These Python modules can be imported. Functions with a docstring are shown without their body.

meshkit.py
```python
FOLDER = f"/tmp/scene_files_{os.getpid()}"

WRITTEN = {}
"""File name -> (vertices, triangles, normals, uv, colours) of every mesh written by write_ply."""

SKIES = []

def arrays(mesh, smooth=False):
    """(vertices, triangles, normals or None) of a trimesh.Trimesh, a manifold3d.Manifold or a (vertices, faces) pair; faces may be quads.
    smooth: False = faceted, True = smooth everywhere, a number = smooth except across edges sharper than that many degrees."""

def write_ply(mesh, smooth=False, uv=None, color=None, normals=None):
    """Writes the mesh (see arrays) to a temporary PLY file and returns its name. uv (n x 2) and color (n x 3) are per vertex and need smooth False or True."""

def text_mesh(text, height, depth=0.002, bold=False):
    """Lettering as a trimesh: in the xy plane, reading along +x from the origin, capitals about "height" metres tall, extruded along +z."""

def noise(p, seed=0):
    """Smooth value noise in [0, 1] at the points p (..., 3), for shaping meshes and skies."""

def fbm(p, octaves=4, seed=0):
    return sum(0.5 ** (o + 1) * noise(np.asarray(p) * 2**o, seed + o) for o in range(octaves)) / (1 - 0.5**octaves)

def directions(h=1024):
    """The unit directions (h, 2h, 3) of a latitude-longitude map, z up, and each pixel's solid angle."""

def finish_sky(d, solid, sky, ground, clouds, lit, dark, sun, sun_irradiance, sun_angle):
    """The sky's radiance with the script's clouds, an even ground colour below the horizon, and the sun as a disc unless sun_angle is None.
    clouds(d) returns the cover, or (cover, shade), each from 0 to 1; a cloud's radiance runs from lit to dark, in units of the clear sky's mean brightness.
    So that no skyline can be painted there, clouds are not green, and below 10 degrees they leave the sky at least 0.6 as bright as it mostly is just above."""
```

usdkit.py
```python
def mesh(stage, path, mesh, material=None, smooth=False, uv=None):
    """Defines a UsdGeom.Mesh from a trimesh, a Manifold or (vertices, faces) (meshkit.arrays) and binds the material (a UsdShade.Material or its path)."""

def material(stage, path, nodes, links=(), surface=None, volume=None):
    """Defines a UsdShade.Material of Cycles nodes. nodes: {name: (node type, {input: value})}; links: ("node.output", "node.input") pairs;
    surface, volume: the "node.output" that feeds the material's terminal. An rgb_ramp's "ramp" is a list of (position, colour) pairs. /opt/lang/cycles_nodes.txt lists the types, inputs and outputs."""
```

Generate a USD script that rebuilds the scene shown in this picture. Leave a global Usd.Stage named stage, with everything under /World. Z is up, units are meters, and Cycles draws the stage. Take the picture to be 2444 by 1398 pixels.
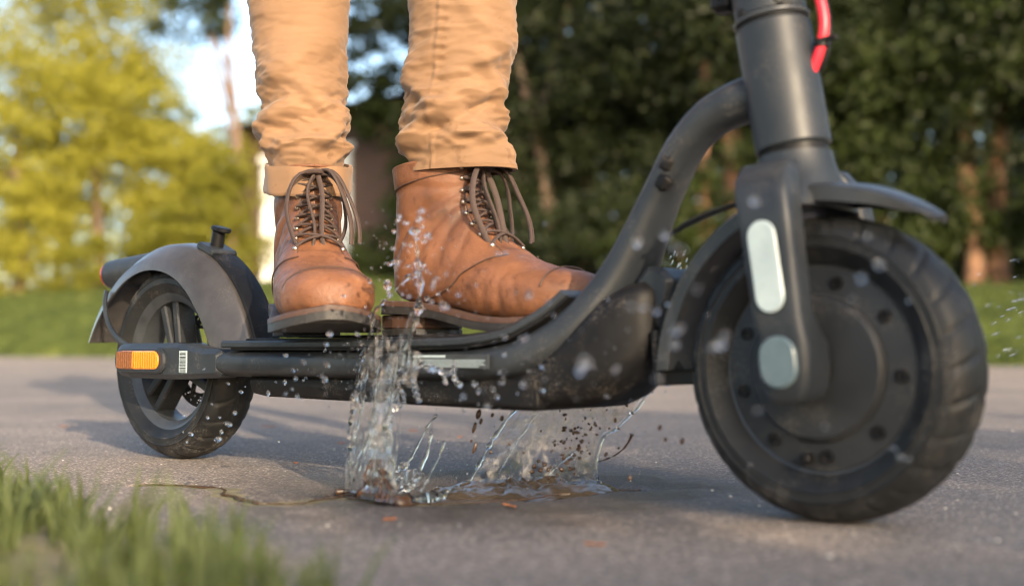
import math, random
import numpy as np
import trimesh, manifold3d
from scipy.interpolate import PchipInterpolator, CubicSpline
from shapely.geometry import Polygon
import shapely.affinity as aff
from pxr import Usd, UsdGeom, UsdLux, UsdShade, Sdf, Gf, Vt
import usdkit, meshkit

stage = Usd.Stage.CreateInMemory()
UsdGeom.SetStageUpAxis(stage, 'Z'); UsdGeom.SetStageMetersPerUnit(stage, 1.0)
UsdGeom.Xform.Define(stage, '/World'); UsdGeom.Scope.Define(stage, '/World/Looks')
RNG = np.random.default_rng(7)
PI = math.pi
# ------------------------------------------------------------------ camera, sky, sun
EYE = np.array([1.392, -.960, .144]); YAW = math.radians(130.62); PITCH = .0444; FPX = 2954.
FW = np.array([math.cos(YAW)*math.cos(PITCH), math.sin(YAW)*math.cos(PITCH), math.sin(PITCH)])
RT = np.array([math.sin(YAW), -math.cos(YAW), 0.]); UP = np.cross(RT, FW)
cam = UsdGeom.Camera.Define(stage, '/World/camera')
m = Gf.Matrix4d(*RT, 0, *UP, 0, *(-FW), 0, *EYE, 1)
cam.AddTransformOp().Set(m)
cam.CreateHorizontalApertureAttr(36.0); cam.CreateVerticalApertureAttr(36.0*585/1024)
cam.CreateFocalLengthAttr(36.0*FPX/2444); cam.CreateClippingRangeAttr((.02, 2000.))
cam.CreateFStopAttr(3.0); cam.CreateFocusDistanceAttr(1.45)
cam.CreateExposureAttr(1.72)
SUN_EL, SUN_AZ = math.radians(18.0), math.radians(-26.0)
SUN = np.array([math.cos(SUN_AZ)*math.cos(SUN_EL), math.sin(SUN_AZ)*math.cos(SUN_EL), math.sin(SUN_EL)])
sky = UsdLux.DomeLight.Define(stage, '/World/sky')
sky.GetPrim().SetCustomDataByKey('kind', 'structure'); sky.GetPrim().SetCustomDataByKey('label', 'bright clear evening sky behind the trees'); sky.GetPrim().SetCustomDataByKey('category', 'sky')
skym = usdkit.material(stage, '/World/Looks/sky_air', {
    's': ('sky_texture', {'sky_type': 'single_scattering', 'sun_disc': False, 'sun_elevation': SUN_EL, 'sun_rotation': math.atan2(SUN[0], SUN[1]), 'aerosol_density': 2.5}),
    'b': ('background_shader', {'strength': .15})}, [('s.color', 'b.color')], surface='b.background')
UsdShade.MaterialBindingAPI.Apply(sky.GetPrim()).Bind(skym)
sun = UsdLux.DistantLight.Define(stage, '/World/sun')
sun.CreateNormalizeAttr(True); sun.CreateIntensityAttr(.82); sun.CreateAngleAttr(.5); sun.CreateColorAttr(Gf.Vec3f(1.0, .80, .56))
sun.AddTransformOp().Set(Gf.Matrix4d().SetRotate(Gf.Rotation(Gf.Vec3d(0, 0, 1), Gf.Vec3d(*map(float, SUN)))))

def at(x, y, Y):          # the point of the vertical plane y = Y that stands at photo position (x, y)
    d = FW+RT*(x-1222)/FPX-UP*(y-699)/FPX
    return EYE+d*(Y-EYE[1])/d[1]
def on(x, y, Z=0.):
    d = FW+RT*(x-1222)/FPX-UP*(y-699)/FPX
    return EYE+d*(Z-EYE[2])/d[2]
def away(x, dist):        # ground position at a distance along the view, in the direction of photo column x
    p = EYE+(np.array([FW[0], FW[1], 0])+RT*(x-1222)/FPX)*dist
    return np.array([p[0], p[1]])

# ------------------------------------------------------------------ helpers: prims
used = {}
def numbered(parent, name):
    k = used.get((parent, name), 0); used[(parent, name)] = k+1
    return parent+'/'+name+('_%03d' % k if k else '')
def tag(p, label=None, cat=None, group=None, kind=None):
    p = p.GetPrim() if hasattr(p, 'GetPrim') else p
    for k, v in (('label', label), ('category', cat), ('group', group), ('kind', kind)):
        if v: p.SetCustomDataByKey(k, v)
    return p
class Thing:
    def __init__(self, name, label, cat, base=(0, 0, 0), group=None, parent='/World', kind=None):
        self.path = numbered(parent, name); self.base = np.array(base, float)
        x = UsdGeom.Xform.Define(stage, self.path)
        if np.any(self.base): x.AddTranslateOp().Set(Gf.Vec3d(*map(float, self.base)))
        self.prim = tag(x, label, cat, group, kind)
    def part(self, name, mesh, mat, smooth=35, label=None, under=None, kind=None):
        v, f = vf(mesh)
        p = numbered(under or self.path, name)
        q = usdkit.mesh(stage, p, (v-self.base, f), M[mat], smooth=smooth)
        tag(q, label, kind=kind)
        return p
    def holder(self, name, label=None):
        p = numbered(self.path, name); tag(UsdGeom.Xform.Define(stage, p), label); return p
def single(name, mesh, mat, label, cat, group=None, kind=None, smooth=35):
    p = numbered('/World', name); q = usdkit.mesh(stage, p, vf(mesh), M[mat], smooth=smooth)
    return tag(q, label, cat, group, kind)
def vf(mesh):
    if hasattr(mesh, 'to_mesh'):
        k = mesh.to_mesh(); return np.array(k.vert_properties[:, :3], float), np.array(k.tri_verts)
    if isinstance(mesh, tuple):
        v, f = np.asarray(mesh[0], float), np.asarray(mesh[1], int)
        if f.shape[1] == 4: f = np.vstack([f[:, [0, 1, 2]], f[:, [0, 2, 3]]])
        return v, f
    return np.array(mesh.vertices), np.array(mesh.faces)
def cat(*ms):
    V, F, n = [], [], 0
    for k in ms:
        v, f = vf(k); V.append(v); F.append(f+n); n += len(v)
    return np.vstack(V), np.vstack(F)
def move(mesh, t=(0, 0, 0), R=None):
    v, f = vf(mesh)
    if R is not None: v = v@np.asarray(R).T
    return v+np.asarray(t), f
def rot(axis, deg):
    return trimesh.transformations.rotation_matrix(math.radians(deg), axis)[:3, :3]
# ------------------------------------------------------------------ helpers: shapes
def loft(rings, closed=False, caps=True):
    rings = np.asarray(rings, float); n, k = rings.shape[:2]
    v = rings.reshape(-1, 3); F = []
    for i in range(n if closed else n-1):
        a = i*k; b = ((i+1) % n)*k; j = np.arange(k); j2 = (j+1) % k
        F += [np.stack([a+j, a+j2, b+j2], 1), np.stack([a+j, b+j2, b+j], 1)]
    if caps and not closed:
        v = np.vstack([v, rings[0].mean(0), rings[-1].mean(0)]); c0, c1 = n*k, n*k+1; j = np.arange(k); j2 = (j+1) % k
        F += [np.stack([j2, j, j*0+c0], 1), np.stack([(n-1)*k+j, (n-1)*k+j2, j*0+c1], 1)]
    f = np.vstack(F)
    t = trimesh.Trimesh(v, f, process=False)
    if t.volume < 0: f = f[:, ::-1]
    return v, f
def resample(path, n):
    p = np.asarray(path, float); d = np.r_[0, np.cumsum(np.linalg.norm(np.diff(p, axis=0), axis=1))]
    if len(p) == 2: return p[0]+(p[1]-p[0])*np.linspace(0, 1, n)[:, None]
    return CubicSpline(d, p)(np.linspace(0, d[-1], n))
def tube(path, r, sides=10, n=None, squash=1.0, caps=True):
    p = resample(path, n) if n else np.asarray(path, float)
    t = np.gradient(p, axis=0); t /= np.linalg.norm(t, axis=1, keepdims=True)+1e-12
    a = np.cross(t[0], [0, 0, 1.]); a = a if np.linalg.norm(a) > .1 else np.cross(t[0], [1., 0, 0]); a /= np.linalg.norm(a)
    r = np.broadcast_to(np.asarray(r, float), (len(p),)) if np.ndim(r) == 0 or len(r) == len(p) else np.interp(np.linspace(0, 1, len(p)), np.linspace(0, 1, len(r)), r)
    A = np.linspace(0, 2*PI, sides, endpoint=False); R = []
    for i in range(len(p)):
        a = a-t[i]*(a@t[i]); a /= np.linalg.norm(a)+1e-12; b = np.cross(t[i], a)
        R.append(p[i]+r[i]*(np.cos(A)[:, None]*a+squash*np.sin(A)[:, None]*b))
    return loft(R, caps=caps)
def lathe(profile, c, n=72, axis=1):       # profile: (radius, offset along the axis), closed loop; axis 1 = Y, 2 = Z
    pr = np.asarray(profile, float); A = np.linspace(0, 2*PI, n, endpoint=False); R = []
    for t in A:
        if axis == 1: R.append(np.stack([pr[:, 0]*math.cos(t), pr[:, 1], pr[:, 0]*math.sin(t)], 1))
        elif axis == 0: R.append(np.stack([pr[:, 1], pr[:, 0]*math.cos(t), pr[:, 0]*math.sin(t)], 1))
        else: R.append(np.stack([pr[:, 0]*math.cos(t), pr[:, 0]*math.sin(t), pr[:, 1]], 1))
    v, f = loft(np.array(R)+np.asarray(c), closed=True)
    return v, f
def supersec(n, e, hw, hh, flat=None):
    A = np.linspace(0, 2*PI, n, endpoint=False)
    return np.stack([hw*np.sign(np.cos(A))*np.abs(np.cos(A))**(2/e), hh*np.sign(np.sin(A))*np.abs(np.sin(A))**(2/e)], 1)
def slab(poly, t0, t1, plane='xz', bevel=.002):   # polygon in plane, extruded between t0 and t1 along the third axis, edges chamfered
    P = Polygon(poly) if not hasattr(poly, 'exterior') else poly
    if bevel:
        bb = P.bounds; bevel = min(bevel, (bb[2]-bb[0])/5, (bb[3]-bb[1])/5, (t1-t0)/3)
        P = P.buffer(-bevel*1.5).buffer(bevel*1.5, quad_segs=4)
    ex = lambda p, h: trimesh.creation.extrude_polygon(p, h, engine='earcut')
    if bevel:
        # stack of rings: inset at the two faces
        out = np.array(P.exterior.coords)[:-1]; ins = P.buffer(-bevel)
        pc = np.array(ins.exterior.coords)[:-1]
        from shapely.geometry import Point
        d = [ins.exterior.interpolate(ins.exterior.project(Point(q))) for q in out]
        pin = np.array([[q.x, q.y] for q in d])
        R = [np.c_[pin, np.full(len(pin), t0)], np.c_[out, np.full(len(out), t0+bevel)], np.c_[out, np.full(len(out), t1-bevel)], np.c_[pin, np.full(len(pin), t1)]]
        v, f = loft(R, caps=False)
        tv, tf = trimesh.creation.triangulate_polygon(Polygon(pin) if Polygon(pin).is_valid else ins, engine='earcut')
        a = np.c_[tv, np.full(len(tv), t0)]; b = np.c_[tv, np.full(len(tv), t1)]
        nrm = trimesh.Trimesh(np.c_[tv, tv[:, 0]*0], tf, process=False).face_normals[:, 2].mean()
        if nrm < 0: tf = tf[:, ::-1]
        vv, ff = cat((v, f), (a, tf[:, ::-1]), (b, tf))
        k = trimesh.Trimesh(vv, ff); k.fix_normals(); vv, ff = np.array(k.vertices), np.array(k.faces)
    else:
        k = ex(P, t1-t0); vv, ff = np.array(k.vertices)+[0, 0, t0], np.array(k.faces)
    if plane == 'xz': vv = vv[:, [0, 2, 1]]; ff = ff[:, ::-1]
    if plane == 'yz': vv = vv[:, [2, 0, 1]]
    return vv, ff
def rbox(c, size, b=.002, R=None):
    s = np.asarray(size)/2; x, y = s[0], s[1]
    v, f = slab([(-x, -y), (x, -y), (x, y), (-x, y)], -s[2], s[2], 'xy', b)
    return move((v, f), c, R)
def stadium(x0, x1, z0, z1, n=8):
    r = (z1-z0)/2; zc = (z0+z1)/2
    A = np.linspace(-PI/2, PI/2, n); B = np.linspace(PI/2, 3*PI/2, n)
    return [(x1-r+r*math.cos(a), zc+r*math.sin(a)) for a in A]+[(x0+r+r*math.cos(a), zc+r*math.sin(a)) for a in B]
def cyl(p0, p1, r, n=20, b=.0015):
    p0, p1 = np.array(p0, float), np.array(p1, float); L = np.linalg.norm(p1-p0)
    b = min(b, L/3, r/3)
    ts = np.array([0, b/L, 1-b/L, 1]); rr = [r-b, r, r, r-b]
    return tube(p0+(p1-p0)*ts[:, None], rr, n)
def fbm(p, sc, seed=0, oc=3): return meshkit.fbm(np.asarray(p)*sc, oc, seed)-.5
def grid(X, Y):
    n, k = X.shape; i = np.arange(n*k).reshape(n, k)
    return np.stack([i[:-1, :-1].ravel(), i[1:, :-1].ravel(), i[1:, 1:].ravel(), i[:-1, 1:].ravel()], 1)

# ------------------------------------------------------------------ materials
M = {}
def mat(name, nodes, links, surface='p.BSDF', **k):
    M[name] = usdkit.material(stage, '/World/Looks/'+name, nodes, links, surface=surface, **k)
def paint(name, col, rough=.45, metal=0., var=.15, scale=40., bump=.0, bscale=900., coat=0., dark=None, spec=.5, dust=0.):
    c = np.array(col); d = c*(1-var) if dark is None else np.array(dark)
    nodes = {'g': ('geometry', {}), 'n': ('noise_texture', {'scale': scale, 'detail': 4.}), 'r': ('rgb_ramp', {'ramp': [(.3, tuple(d)), (.7, tuple(np.minimum(c*(1+var), 1)))]}),
             'rr': ('map_range', {'from_min': .3, 'from_max': .7, 'to_min': rough-.06, 'to_max': rough+.07}),
             'p': ('principled_bsdf', {'metallic': metal, 'roughness': rough, 'coat_weight': coat, 'coat_roughness': .2, 'specular_ior_level': spec})}
    links = [('g.position', 'n.vector'), ('n.fac', 'r.fac'), ('r.color', 'p.base_color'), ('n.fac', 'rr.value'), ('rr.result', 'p.roughness')]
    if dust:
        nodes['dn'] = ('noise_texture', {'scale': 420., 'detail': 3., 'roughness': .6}); nodes['dl'] = ('noise_texture', {'scale': 26., 'detail': 4.}); nodes['ds'] = ('math', {'math_type': 'multiply'})
        nodes['dm'] = ('map_range', {'from_min': .30, 'from_max': .42, 'to_max': dust, 'clamp': True}); nodes['mx'] = ('mix_color', {'b': (.13, .115, .10)})
        links.remove(('r.color', 'p.base_color')); links += [('g.position', 'dn.vector'), ('g.position', 'dl.vector'), ('dn.fac', 'ds.value1'), ('dl.fac', 'ds.value2'), ('ds.value', 'dm.value'), ('dm.result', 'mx.fac'), ('r.color', 'mx.a'), ('mx.result', 'p.base_color')]
    if bump:
        nodes['bn'] = ('noise_texture', {'scale': bscale, 'detail': 2.}); nodes['b'] = ('bump', {'strength': bump, 'distance': .001})
        links += [('g.position', 'bn.vector'), ('bn.fac', 'b.height'), ('b.normal', 'p.normal')]
    mat(name, nodes, links)
paint('satin_grey', (.0095, .0118, .0150), .47, .05, .22, 25, .10, 1500, spec=.38, dust=.20)
paint('black_plastic', (.003, .003, .0035), .5, 0, .2, 60, .1, 900, spec=.18, dust=.25)
paint('tyre_rubber', (.0045, .005, .0055), .50, 0, .5, 30, .3, 700, spec=.32, dust=.40)
paint('alloy_grey', (.028, .031, .035), .38, .3, .15, 40, .06, 800)
paint('motor_grey', (.0085, .0098, .0118), .50, .05, .25, 30, .08, 900, spec=.38, dust=.28)
paint('cap_grey', (.060, .088, .105), .35, .0, .06, 60)
paint('steel', (.5, .5, .5), .3, 1., .1, 60)
paint('white_strip', (.24, .295, .315), .35, 0, .04, 80)
paint('amber_lens', (.50, .15, .004), .15, 0, .06, 300, coat=1.)
paint('amber_dark', (.09, .026, .004), .2, 0, .1, 300, coat=1.)
paint('red_lens', (.35, .02, .01), .2, 0, .1, 90, coat=1.)
paint('red_cable', (.55, .015, .03), .4, 0, .1, 60)
paint('ink', (.03, .03, .03), .6, 0, .1, 60)
paint('fender_grey', (.050, .046, .045), .30, .5, .25, 18, .08, 1200, dust=.3)
paint('guard_dark', (.016, .018, .021), .36, .15, .22, 22, .08, 1200, dust=.35)
paint('sole_rubber', (.009, .0082, .0080), .6, 0, .3, 90, .2, 600)
paint('welt_leather', (.038, .018, .011), .6, 0, .2, 90, .2, 600)
paint('lace', (.036, .021, .017), .8, 0, .25, 300, .3, 1500)
paint('eyelet_metal', (.6, .5, .4), .3, 1., .1, 60)
paint('mud', (.035, .018, .010), .35, 0, .3, 200, .3, 300)
paint('dry_leaf', (.36, .12, .03), .7, 0, .3, 200)
paint('pebble_stone', (.42, .40, .37), .8, 0, .3, 200)
paint('brick_dark', (.16, .085, .06), .85, 0, .3, 3)
paint('white_frame', (.78, .78, .76), .5, 0, .05, 5)
paint('roof_tile', (.10, .07, .06), .8, 0, .2, 5)
paint('bark', (.13, .085, .06), .85, 0, .45, 9, .6, 30)
paint('bark_warm', (.15, .078, .043), .85, 0, .4, 9, .6, 30)
paint('jacket_cloth', (.05, .06, .08), .8, 0, .2, 60)
paint('skin', (.5, .3, .22), .5, 0, .1, 60)
# leather: pull-up brown with scuffs and creases
mat('leather', {'g': ('geometry', {}), 'n': ('noise_texture', {'scale': 22., 'detail': 5., 'roughness': .6}), 'r': ('rgb_ramp', {'ramp': [(.25, (.046, .020, .011)), (.42, (.098, .040, .019)), (.58, (.135, .055, .025)), (.70, (.155, .066, .031)), (.80, (.22, .105, .055))]}),
     'v': ('voronoi_texture', {'scale': 900.}), 'n2': ('noise_texture', {'scale': 140., 'detail': 4.}), 'ad': ('mix_float', {'fac': .5}),
     'b': ('bump', {'strength': .6, 'distance': .0012}), 'sn': ('noise_texture', {'scale': 85., 'detail': 3.}), 'sm': ('map_range', {'from_min': .60, 'from_max': .67, 'to_min': 0., 'to_max': .55, 'clamp': True}), 'wet': ('mix_color', {'blend_type': 'multiply', 'b': (.50, .44, .40)}), 'rr': ('map_range', {'from_min': .3, 'from_max': .7, 'to_min': .40, 'to_max': .66}), 'p': ('principled_bsdf', {'specular_ior_level': .36})},
    [('g.position', 'n.vector'), ('g.position', 'v.vector'), ('g.position', 'n2.vector'), ('n.fac', 'r.fac'), ('g.position', 'sn.vector'), ('sn.fac', 'sm.value'), ('sm.result', 'wet.fac'), ('r.color', 'wet.a'), ('wet.result', 'p.base_color'), ('v.distance', 'ad.a'), ('n2.fac', 'ad.b'), ('ad.result', 'b.height'), ('b.normal', 'p.normal'), ('n2.fac', 'rr.value'), ('rr.result', 'p.roughness')])
# chino twill
mat('chino', {'g': ('geometry', {}), 'n': ('noise_texture', {'scale': 14., 'detail': 4.}), 'r': ('rgb_ramp', {'ramp': [(.3, (.155, .090, .050)), (.7, (.210, .124, .071))]}),
     'w': ('wave_texture', {'wave_type': 'bands', 'bands_direction': 'diagonal', 'scale': 260., 'distortion': 1.5}), 'n2': ('noise_texture', {'scale': 700., 'detail': 2.}), 'ad': ('mix_float', {'fac': .5}),
     'b': ('bump', {'strength': .25, 'distance': .0006}), 'sx': ('separate_xyz', {}), 'zm': ('map_range', {'from_min': .50, 'from_max': .36, 'to_min': 0., 'to_max': .11, 'clamp': True}), 'sn': ('noise_texture', {'scale': 75., 'detail': 3.}), 'sa': ('math', {'math_type': 'add'}), 'sm': ('map_range', {'from_min': .72, 'from_max': .78, 'to_min': 0., 'to_max': .35, 'clamp': True}), 'wet': ('mix_color', {'blend_type': 'multiply', 'b': (.50, .45, .42)}), 'p': ('principled_bsdf', {'roughness': .85, 'sheen_weight': .08, 'sheen_roughness': .4, 'specular_ior_level': .2})},
    [('g.position', 'n.vector'), ('g.position', 'sx.vector'), ('sx.z', 'zm.value'), ('g.position', 'sn.vector'), ('sn.fac', 'sa.value1'), ('zm.result', 'sa.value2'), ('sa.value', 'sm.value'), ('sm.result', 'wet.fac'), ('r.color', 'wet.a'), ('wet.result', 'p.base_color'), ('g.position', 'w.vector'), ('g.position', 'n2.vector'), ('n.fac', 'r.fac'), ('w.fac', 'ad.a'), ('n2.fac', 'ad.b'), ('ad.result', 'b.height'), ('b.normal', 'p.normal')])
# asphalt: aggregate of grey and pinkish stones in dark binder, worn patches
mat('asphalt', {'g': ('geometry', {}), 'v': ('voronoi_texture', {'scale': 330.}), 'v2': ('voronoi_texture', {'scale': 620.}), 'big': ('noise_texture', {'scale': 1.7, 'detail': 5., 'roughness': .6}), 'mid': ('noise_texture', {'scale': 28., 'detail': 5.}),
     'cr': ('rgb_ramp', {'ramp': [(0., (.085, .078, .077)), (.35, (.135, .122, .117)), (.6, (.19, .160, .146)), (.85, (.225, .195, .180)), (1., (.36, .335, .315))]}), 'sep': ('separate_color', {}),
     'bind': ('mix_color', {'blend_type': 'mix', 'b': (.045, .043, .045)}), 'bm': ('map_range', {'from_min': .25, 'from_max': .6, 'to_min': 0., 'to_max': .6, 'clamp': True}),
     'tr': ('rgb_ramp', {'ramp': [(.3, (1.06, 1.03, .985)), (.5, (1.46, 1.385, 1.29)), (.7, (1.88, 1.72, 1.54))]}), 'mul': ('mix_color', {'blend_type': 'multiply', 'fac': 1.}), 'mul2': ('mix_color', {'blend_type': 'multiply', 'fac': .6}),
     'wd': ('vector_math', {'math_type': 'distance', 'vector2': (.55, .02, 0.)}), 'wn': ('noise_texture', {'scale': 16., 'detail': 4.}), 'wa': ('math', {'math_type': 'multiply_add', 'value2': .26}), 'wm': ('map_range', {'from_min': .50, 'from_max': .30, 'to_min': 0., 'to_max': 1., 'clamp': True}), 'wr': ('map_range', {'to_min': .74, 'to_max': .30}), 'wmix': ('mix_color', {'blend_type': 'multiply', 'b': (.33, .31, .30)}), 'h': ('mix_float', {'fac': .45}), 'inv': ('math', {'math_type': 'subtract', 'value1': 1.}), 'b': ('bump', {'strength': 1., 'distance': .0045}), 'p': ('principled_bsdf', {'roughness': .72, 'specular_ior_level': .35})},
    [('g.position', 'v.vector'), ('g.position', 'v2.vector'), ('g.position', 'big.vector'), ('g.position', 'mid.vector'), ('v.color', 'sep.color'), ('sep.r', 'cr.fac'), ('v.distance', 'bm.value'), ('bm.result', 'bind.fac'), ('cr.color', 'bind.a'),
     ('big.fac', 'tr.fac'), ('bind.result', 'mul.a'), ('tr.color', 'mul.b'), ('mul.result', 'mul2.a'), ('mid.color', 'mul2.b'), ('g.position', 'wd.vector1'), ('g.position', 'wn.vector'), ('wn.fac', 'wa.value1'), ('wd.value', 'wa.value3'), ('wa.value', 'wm.value'), ('wm.result', 'wmix.fac'), ('wm.result', 'wr.value'), ('mul.result', 'wmix.a'), ('wmix.result', 'p.base_color'), ('wr.result', 'p.roughness'), ('v.distance', 'h.a'), ('v2.distance', 'h.b'), ('h.result', 'inv.value2'), ('inv.value', 'b.height'), ('b.normal', 'p.normal')])
def leafmat(name, cols, trans=.45, rough=.5):
    mat(name, {'g': ('geometry', {}), 'r': ('rgb_ramp', {'ramp': [(i/(len(cols)-1), c) for i, c in enumerate(cols)]}), 'p': ('principled_bsdf', {'roughness': rough, 'specular_ior_level': .3}), 't': ('translucent_bsdf', {}), 'm': ('mix_closure', {'fac': trans})},
        [('g.random_per_island', 'r.fac'), ('r.color', 'p.base_color'), ('r.color', 't.color'), ('p.BSDF', 'm.closure1'), ('t.BSDF', 'm.closure2')], surface='m.closure')
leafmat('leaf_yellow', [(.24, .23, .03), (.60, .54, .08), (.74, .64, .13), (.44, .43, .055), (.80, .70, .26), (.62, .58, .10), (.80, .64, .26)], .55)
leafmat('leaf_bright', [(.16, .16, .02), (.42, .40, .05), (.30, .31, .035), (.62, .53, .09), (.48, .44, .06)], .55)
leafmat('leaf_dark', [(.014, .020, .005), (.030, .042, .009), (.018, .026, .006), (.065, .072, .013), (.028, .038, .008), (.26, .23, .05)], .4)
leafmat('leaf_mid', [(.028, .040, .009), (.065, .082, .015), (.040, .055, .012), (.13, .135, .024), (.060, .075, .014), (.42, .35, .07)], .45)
leafmat('grass_blade', [(.10, .125, .04), (.15, .18, .065), (.24, .25, .12), (.16, .19, .06)], .45, .45)
leafmat('lawn_blade', [(.06, .085, .02), (.09, .12, .03), (.15, .16, .045), (.10, .125, .03)], .4, .5)
mat('lawn_ground', {'g': ('geometry', {}), 'n': ('noise_texture', {'scale': .9, 'detail': 6., 'roughness': .65}), 'r': ('rgb_ramp', {'ramp': [(.3, (.045, .062, .014)), (.5, (.085, .105, .022)), (.7, (.15, .15, .035))]}), 'n2': ('noise_texture', {'scale': 25., 'detail': 4.}), 'b': ('bump', {'strength': 1., 'distance': .05}), 'p': ('principled_bsdf', {'roughness': .9, 'specular_ior_level': .1})},
    [('g.position', 'n.vector'), ('g.position', 'n2.vector'), ('n.fac', 'r.fac'), ('r.color', 'p.base_color'), ('n2.fac', 'b.height'), ('b.normal', 'p.normal')])
mat('soil', {'g': ('geometry', {}), 'n': ('noise_texture', {'scale': 60., 'detail': 6.}), 'r': ('rgb_ramp', {'ramp': [(.3, (.05, .045, .022)), (.5, (.10, .085, .045)), (.7, (.15, .12, .06))]}), 'b': ('bump', {'strength': 1., 'distance': .004}), 'p': ('principled_bsdf', {'roughness': .9})},
    [('g.position', 'n.vector'), ('n.fac', 'r.fac'), ('r.color', 'p.base_color'), ('n.fac', 'b.height'), ('b.normal', 'p.normal')])
mat('bricks', {'g': ('geometry', {}), 'mp': ('mapping', {'rotation': (PI/2, 0, 0)}), 'bk': ('brick_texture', {'scale': 1., 'brick_width': .24, 'row_height': .085, 'mortar_size': .012, 'color1': (.085, .036, .024), 'color2': (.055, .026, .019), 'mortar': (.085, .066, .055)}), 'p': ('principled_bsdf', {'roughness': .9})},
    [('g.position', 'mp.vector'), ('mp.vector', 'bk.vector'), ('bk.color', 'p.base_color')])
mat('water', {'p': ('principled_bsdf', {'base_color': (.96, .98, 1.), 'roughness': .02, 'ior': 1.33, 'transmission_weight': 1.})}, [])
# sheet of flung puddle water: clear film with foam and silt streaks
def film_mat(name, sc_, lo, hi, m0, m1, g0, g1):
    mat(name, {'g': ('geometry', {}), 'mp': ('mapping', {'scale': sc_}), 'n': ('noise_texture', {'scale': 1., 'detail': 5., 'roughness': .7}), 'mr': ('map_range', {'from_min': lo, 'from_max': hi, 'to_min': m0, 'to_max': m1, 'clamp': True}),
     'n3': ('noise_texture', {'scale': 80., 'detail': 4.}), 'r': ('rgb_ramp', {'ramp': [(.35, g0), (.62, g1)]}), 'b': ('bump', {'strength': .5, 'distance': .0015}), 'gm': ('map_range', {'from_min': .40, 'from_max': .62, 'to_min': .0, 'to_max': .5, 'clamp': True}),
     'p': ('principled_bsdf', {'roughness': .08, 'ior': 1.33}), 'tr': ('transparent_bsdf', {'color': (.97, .965, .96)}), 'wt': ('principled_bsdf', {'base_color': (.95, .95, .95), 'roughness': .03, 'ior': 1.33, 'transmission_weight': 1.}), 'm1': ('mix_closure', {}), 'm2': ('mix_closure', {})},
    [('g.position', 'mp.vector'), ('mp.vector', 'n.vector'), ('g.position', 'n3.vector'), ('n.fac', 'mr.value'), ('n3.fac', 'r.fac'), ('n3.fac', 'gm.value'), ('r.color', 'p.base_color'), ('n.fac', 'b.height'), ('b.normal', 'p.normal'), ('b.normal', 'wt.normal'),
     ('gm.result', 'm1.fac'), ('wt.BSDF', 'm1.closure1'), ('p.BSDF', 'm1.closure2'), ('mr.result', 'm2.fac'), ('tr.BSDF', 'm2.closure1'), ('m1.closure', 'm2.closure2')], surface='m2.closure')
film_mat('water_film', (190., 190., 5.), .46, .68, .04, .66, (.15, .12, .10), (.36, .33, .31))
film_mat('clear_film', (150., 150., 14.), .48, .74, .10, .70, (.24, .20, .18), (.46, .43, .41))
mat('muddy_film', {'g': ('geometry', {}), 'mp': ('mapping', {'scale': (220., 220., 60.)}), 'n': ('noise_texture', {'scale': 1., 'detail': 5.}), 'mr': ('map_range', {'from_min': .46, 'from_max': .66, 'clamp': True}), 'p': ('principled_bsdf', {'base_color': (.055, .028, .016), 'roughness': .15}), 'w': ('principled_bsdf', {'base_color': (.9, .85, .8), 'roughness': .05, 'ior': 1.33, 'transmission_weight': 1.}), 'm': ('mix_closure', {})},
    [('g.position', 'mp.vector'), ('mp.vector', 'n.vector'), ('n.fac', 'mr.value'), ('mr.result', 'm.fac'), ('w.BSDF', 'm.closure1'), ('p.BSDF', 'm.closure2')], surface='m.closure')
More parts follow.
